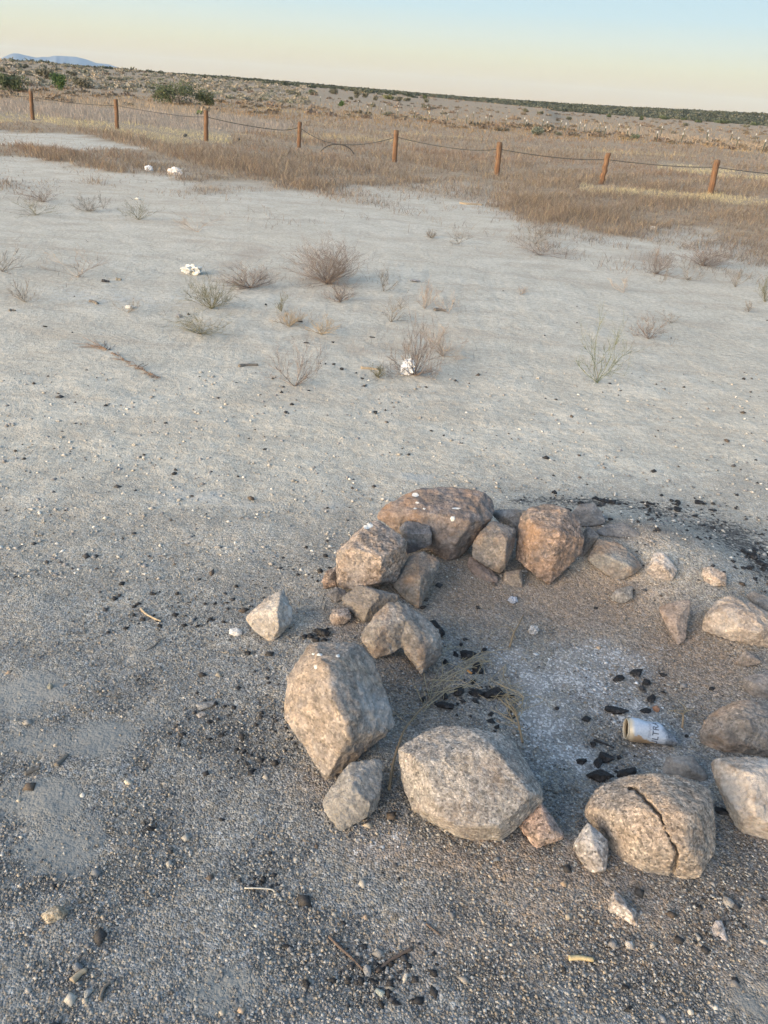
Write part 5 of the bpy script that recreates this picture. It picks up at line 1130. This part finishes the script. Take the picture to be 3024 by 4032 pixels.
# ---------------------------------------------------------------- green and grey bushes
def leaf_cloud(n, seed, W, D, H_, leaf, cols, lumps=7):
    r = np.random.default_rng(seed); cs = []
    for i in range(lumps):
        cs.append((r.uniform(-.32, .32) * W, r.uniform(-.3, .3) * D, r.uniform(.22, .62) * H_, r.uniform(.2, .36)))
    cs = np.array(cs); ci = r.integers(0, lumps, n); u = r.normal(size=(n, 3)); u /= np.linalg.norm(u, axis=1)[:, None]
    rad = cs[ci, 3] * (r.random(n) ** .35)
    P = cs[ci, :3] + u * rad[:, None] * np.array([W, D, H_ * 1.15]); P[:, 2] = np.abs(P[:, 2]); 
    a = r.normal(size=(n, 3)); a /= np.linalg.norm(a, axis=1)[:, None]; b = np.cross(a, r.normal(size=(n, 3))); b /= np.linalg.norm(b, axis=1)[:, None]
    s = leaf * (.6 + .8 * r.random(n))[:, None]
    V = np.stack([P - a * s, P + b * s * .45, P + a * s, P - b * s * .45], 1).reshape(-1, 3)
    F = (np.arange(n) * 4)[:, None] + np.array([[0, 1, 2, 3]])
    cols = np.array(cols); tone = cols[r.integers(0, len(cols), lumps)][ci] * (.7 + .6 * r.random((n, 1)))
    return V, F, np.repeat(tone, 4, 0)
LEAFM = NT('bush_leaves'); _c = LEAFM.attr('Col').outputs['Color']; LEAFM.set(_c, .8, None, .2); LEAFM = LEAFM.m
GREEN = [(.078,.095,.052),(.092,.112,.062),(.064,.078,.046)]; BRIGHT = [(.08,.125,.045),(.10,.15,.055),(.06,.10,.04)]; GREY = [(.135,.133,.10),(.16,.152,.118),(.115,.115,.09)]; OLIVE = [(.12,.13,.06),(.15,.15,.08),(.09,.10,.05)]; TAN = [(.24,.20,.15),(.28,.23,.18),(.19,.16,.125)]  # GREEN and GREY lightened, a little haze put into the leaf colour
NB = [0]
def bush(crop, x, y, w_, h_, cols, label, group=None, n=1500):
    NB[0] += 1; k = CR[crop]; b = G(crop, x, y); dist = (b - EYE).length
    W = w_ / k[2] * dist / FPX * .92; Hh = h_ / k[2] * dist / FPX * (1.2 if n > 600 else .95)
    leaf = max(.03, dist / FPX * 3.9 * .75)
    n = int(min(n, max(220, 5.5 * W * Hh / leaf ** 2)))
    V, F, C = leaf_cloud(n, NB[0] * 7, W, W * .8, Hh, leaf, cols, 5 if w_ < 100 else 9)
    root = empty('bush', b); tag(root, label, 'bush', group)
    link('foliage', np_mesh('foliage', V, F, C), LEAFM, root)
    mb = MB(); rs = random.Random(NB[0])
    for i in range(6): mb.tube([(rs.uniform(-.1, .1) * W, rs.uniform(-.1, .1) * W, -.02), (rs.uniform(-.2, .2) * W, rs.uniform(-.2, .2) * W, Hh * .3), (rs.uniform(-.35, .35) * W, rs.uniform(-.3, .3) * W, Hh * .6)], [.02 * W, .014 * W, .006 * W], 4)
    link('stems', mb.mesh('stems'), TW['grey'], root)
bush('cF', 165, 535, 290, 180, GREEN, 'dark green rounded bush at the far left beyond the fence', n=2600)
bush('cF', 775, 515, 165, 150, BRIGHT, 'small bright green bush beyond the first and second fence posts')
bush('cF', 1060, 490, 200, 105, GREY, 'greyish low bush right of the small bright green bush')
bush('cG', 1140, 430, 265, 112, GREEN, 'largest dark green bush beyond the fence, behind the third post', n=3200)
bush('cG', 1332, 435, 118, 70, OLIVE, 'yellowish green bush touching the right of the largest dark green bush')
bush('cG', 1300, 500, 42, 30, BRIGHT, 'tiny green plant just left of the third fence post top', n=500)
bush('cG', 310, 262, 120, 45, GREY, 'low wide grey green bush behind the small bright green bush')
bush('cJ', 668, 328, 72, 44, BRIGHT, 'small bright green bush far off behind the fourth post')
bush('cK', 330, 920, 190, 70, [(.13,.15,.12),(.16,.175,.14),(.1,.12,.1)], 'wide sage coloured bush right of centre among the steel stakes')
bush('cK', 553, 922, 84, 34, GREY, 'small dark flat bush right of the wide sage coloured bush')
bush('cK', 1382, 965, 105, 44, [(.10,.12,.085),(.13,.145,.11)], 'low sage bush at right among the steel stakes')
bush('cJ', 1180, 435, 84, 36, GREY, 'low dark grey bush far off behind the middle fence post')
FARB = [('cJ',1015,337,56,42,GREY),('cJ',355,190,70,52,GREEN),('cJ',590,195,115,58,GREY),('cJ',850,240,84,90,GREY),('cJ',935,235,60,66,GREY),('cJ',1060,265,64,50,GREY),('cJ',1185,252,125,48,OLIVE),('cJ',1310,275,86,62,GREY),
        ('cJ',1392,272,64,44,GREY),('cJ',1570,250,60,50,GREEN),('cJ',1590,288,66,46,GREY),('cK',200,668,66,34,GREY),('cF',300,305,165,48,GREY),('cF',100,150,76,38,GREY),('cF',240,155,126,32,GREY),('cF',325,158,52,50,GREY),
        ('cF',750,182,88,34,GREY),('cF',1110,205,80,36,GREY),('cF',930,325,120,60,GREY),('cF',1440,385,90,50,GREY),('cF',30,280,70,60,GREY),('cH',210,200,70,26,GREY),('cH',370,205,60,26,GREY),('cH',850,335,56,22,GREY),('cH',755,280,36,26,GREY),
        ('cH',1100,290,60,20,GREY),('cJ',200,215,60,36,GREY),('cJ',120,195,90,32,GREY),('cJ',780,255,40,30,GREY),('cJ',1600,350,90,32,GREY),('cK',350,690,60,34,GREY),('cK',660,755,50,34,GREY),('cK',1090,725,50,34,GREEN),('cK',1450,755,50,40,GREEN),('cM',370,540,120,40,GREEN),('cM',600,550,80,30,GREEN),('cM',790,578,90,34,GREEN),('cM',1100,590,160,44,GREEN),('cM',1500,615,130,40,GREEN),('cM',80,548,40,40,GREEN),('cM',640,618,70,30,GREY),('cM',1385,640,60,32,GREY)]
GRP = 'desert bushes scattered over the far plain'
for b_ in FARB:
    dark = b_[5] is GREEN
    bush(b_[0], b_[1], b_[2], b_[3], b_[4], b_[5], 'dark green bush at the foot of the distant scrub belt' if dark else 'small grey green desert bush on the far plain beyond the steel stakes', 'dark bushes near the distant scrub belt' if dark else GRP, 500)
# countless far scrub: pale tussocks on the plain, the dark belt of bushes on the low ridge
def far_scrub(name, x, y, Wm, Hm, cols, per, leafk):
    Vs, Fs, Cs, o = [], [], [], 0; cols = np.array(cols); n = len(x); z = terrain(x, y); dist = np.hypot(x, y)
    W = Wm[0] + (Wm[1] - Wm[0]) * RNG.random(n); Hh = W * (Hm[0] + (Hm[1] - Hm[0]) * RNG.random(n))
    u = RNG.normal(size=(n, per, 3)); u /= np.linalg.norm(u, axis=2)[:, :, None]; u *= (RNG.random((n, per, 1)) ** .4); u[:, :, 2] = np.abs(u[:, :, 2])
    P = u * np.stack([W * .5, W * .5, Hh], -1)[:, None] + np.stack([x, y, z], -1)[:, None]
    P = P.reshape(-1, 3); N = n * per; s = np.repeat(np.maximum(W * .16, dist * .0009) * leafk, per)[:, None]
    a = RNG.normal(size=(N, 3)); a /= np.linalg.norm(a, axis=1)[:, None]; b = np.cross(a, RNG.normal(size=(N, 3))); b /= np.linalg.norm(b, axis=1)[:, None]
    V = np.stack([P - a * s, P + b * s * .6, P + a * s, P - b * s * .6], 1).reshape(-1, 3); F = (np.arange(N) * 4)[:, None] + np.array([[0, 1, 2, 3]])
    C = np.repeat(cols[RNG.integers(0, len(cols), n)] * (.8 + .4 * RNG.random((n, 1))), per, 0) * (.75 + .5 * RNG.random((N, 1)))
    tag(link(name, np_mesh(name, V, F, np.repeat(C, 4, 0)), LEAFM), kind='stuff')
def polar(n, r0_, r1_, a0, a1, pw=1.0):
    r = r0_ * (r1_ / r0_) ** (RNG.random(n) ** pw); a = a0 + (a1 - a0) * RNG.random(n); return r * np.sin(a), r * np.cos(a)
x_, y_ = polar(1900, 48, 310, -.5, .62); k_ = RNG.random(len(x_)) < np.clip(.45 + wob(x_ * .2, y_ * .6, .12, 1.0), .08, 1); x_, y_ = x_[k_], y_[k_]
far_scrub('scrub_tussocks', x_, y_, (.4, 1.1), (.2, .3), [(.165,.128,.098),(.18,.14,.108),(.145,.118,.09),(.195,.155,.115),(.115,.102,.078),(.165,.125,.10)], 42, .7)
x_, y_ = polar(1500, 75, 200, -.62, -.12); far_scrub('hillside_scrub', x_, y_, (.4, 1.1), (.25, .4), [(.24,.215,.17),(.28,.245,.195),(.19,.178,.14),(.31,.265,.21),(.15,.15,.115)], 36, .8)
def az_px(v): return az_of(v)
x_, y_ = polar(12000, 325, 640, az_px(200), az_px(2000)); far_scrub('distant_scrub', x_, y_, (1.4, 3.0), (.28, .42), [(.052,.062,.048),(.06,.07,.054),(.046,.055,.044),(.07,.078,.06),(.095,.098,.078)], 14, 1.2)
x_, y_ = polar(500, 150, 215, az_px(-300), az_px(900)); far_scrub('skyline_scrub', x_, y_, (.6, 1.5), (.25, .45), [(.06,.07,.05),(.05,.06,.042),(.085,.09,.065)], 36, .8)

# ---------------------------------------------------------------- mountains far off at left
def mountains():
    SK = [(-330, 150), (-150, 118), (-60, 60 + 45), (0, 110), (60, 75), (160, 33), (240, 35), (340, 60), (470, 88), (560, 80), (640, 80), (700, 65), (850, 68), (1000, 80), (1120, 110), (1260, 160), (1420, 176), (1540, 218), (1680, 262)]
    DM = 9000.0; rows = []; nn = 140
    xs = np.linspace(SK[0][0], SK[-1][0], nn); ys = np.interp(xs, [s[0] for s in SK], [s[1] for s in SK])
    for q in range(11):
        u = (q - 5) / 5; row = []
        for i, (x, y) in enumerate(zip(xs, ys)):
            d = ray(S('cF', x, y)); hd = math.hypot(d.x, d.y); P0 = EYE + d * (DM / hd); top = P0.z + 0
            rr = DM + u * 900 ; px = P0.x * rr / DM; py = P0.y * rr / DM
            k = (1 - abs(u)) ** 1.15; h = (top + 40) * k - 40
            if q != 5: h *= 1 + .22 * noise.noise(Vector((x * .012, u * 2.2, 1))) 
            row.append((px, py, min(h, top) if q != 5 else top))
        rows.append(row)
    V = np.array(rows).reshape(-1, 3); idx = np.arange(11 * nn).reshape(11, nn)
    F = np.column_stack([idx[:-1, :-1].ravel(), idx[:-1, 1:].ravel(), idx[1:, 1:].ravel(), idx[1:, :-1].ravel()])
    tag(link('mountains', np_mesh('mountains', V, F, None, True), plain('hazed_mountain_rock', (.125, .14, .17), .95, .1, 0, .25, .004)), kind='structure')  # bluish base colour has some distance haze painted in
mountains()

# ---------------------------------------------------------------- the air
def haze():
    mb = MB(); X, Y0, Y1, z0, z1 = 8800, -2400, 11500, -3.0, 240
    mb.add([(-X,Y0,z0),(X,Y0,z0),(X,Y1,z0),(-X,Y1,z0),(-X,Y0,z1),(X,Y0,z1),(X,Y1,z1),(-X,Y1,z1)], [(3,2,1,0),(4,5,6,7),(0,1,5,4),(1,2,6,5),(2,3,7,6),(3,0,4,7)])
    m = bpy.data.materials.new('air'); m.use_nodes = True; t = m.node_tree; t.nodes.clear()
    o = t.nodes.new('ShaderNodeOutputMaterial'); v = t.nodes.new('ShaderNodeVolumePrincipled'); v.inputs['Color'].default_value = (.5, .72, 1.0, 1); v.inputs['Density'].default_value = 4.2e-5; v.inputs['Anisotropy'].default_value = 0.0
    t.links.new(v.outputs[0], o.inputs['Volume']); tag(link('haze', mb.mesh('haze'), m), kind='stuff')
haze()
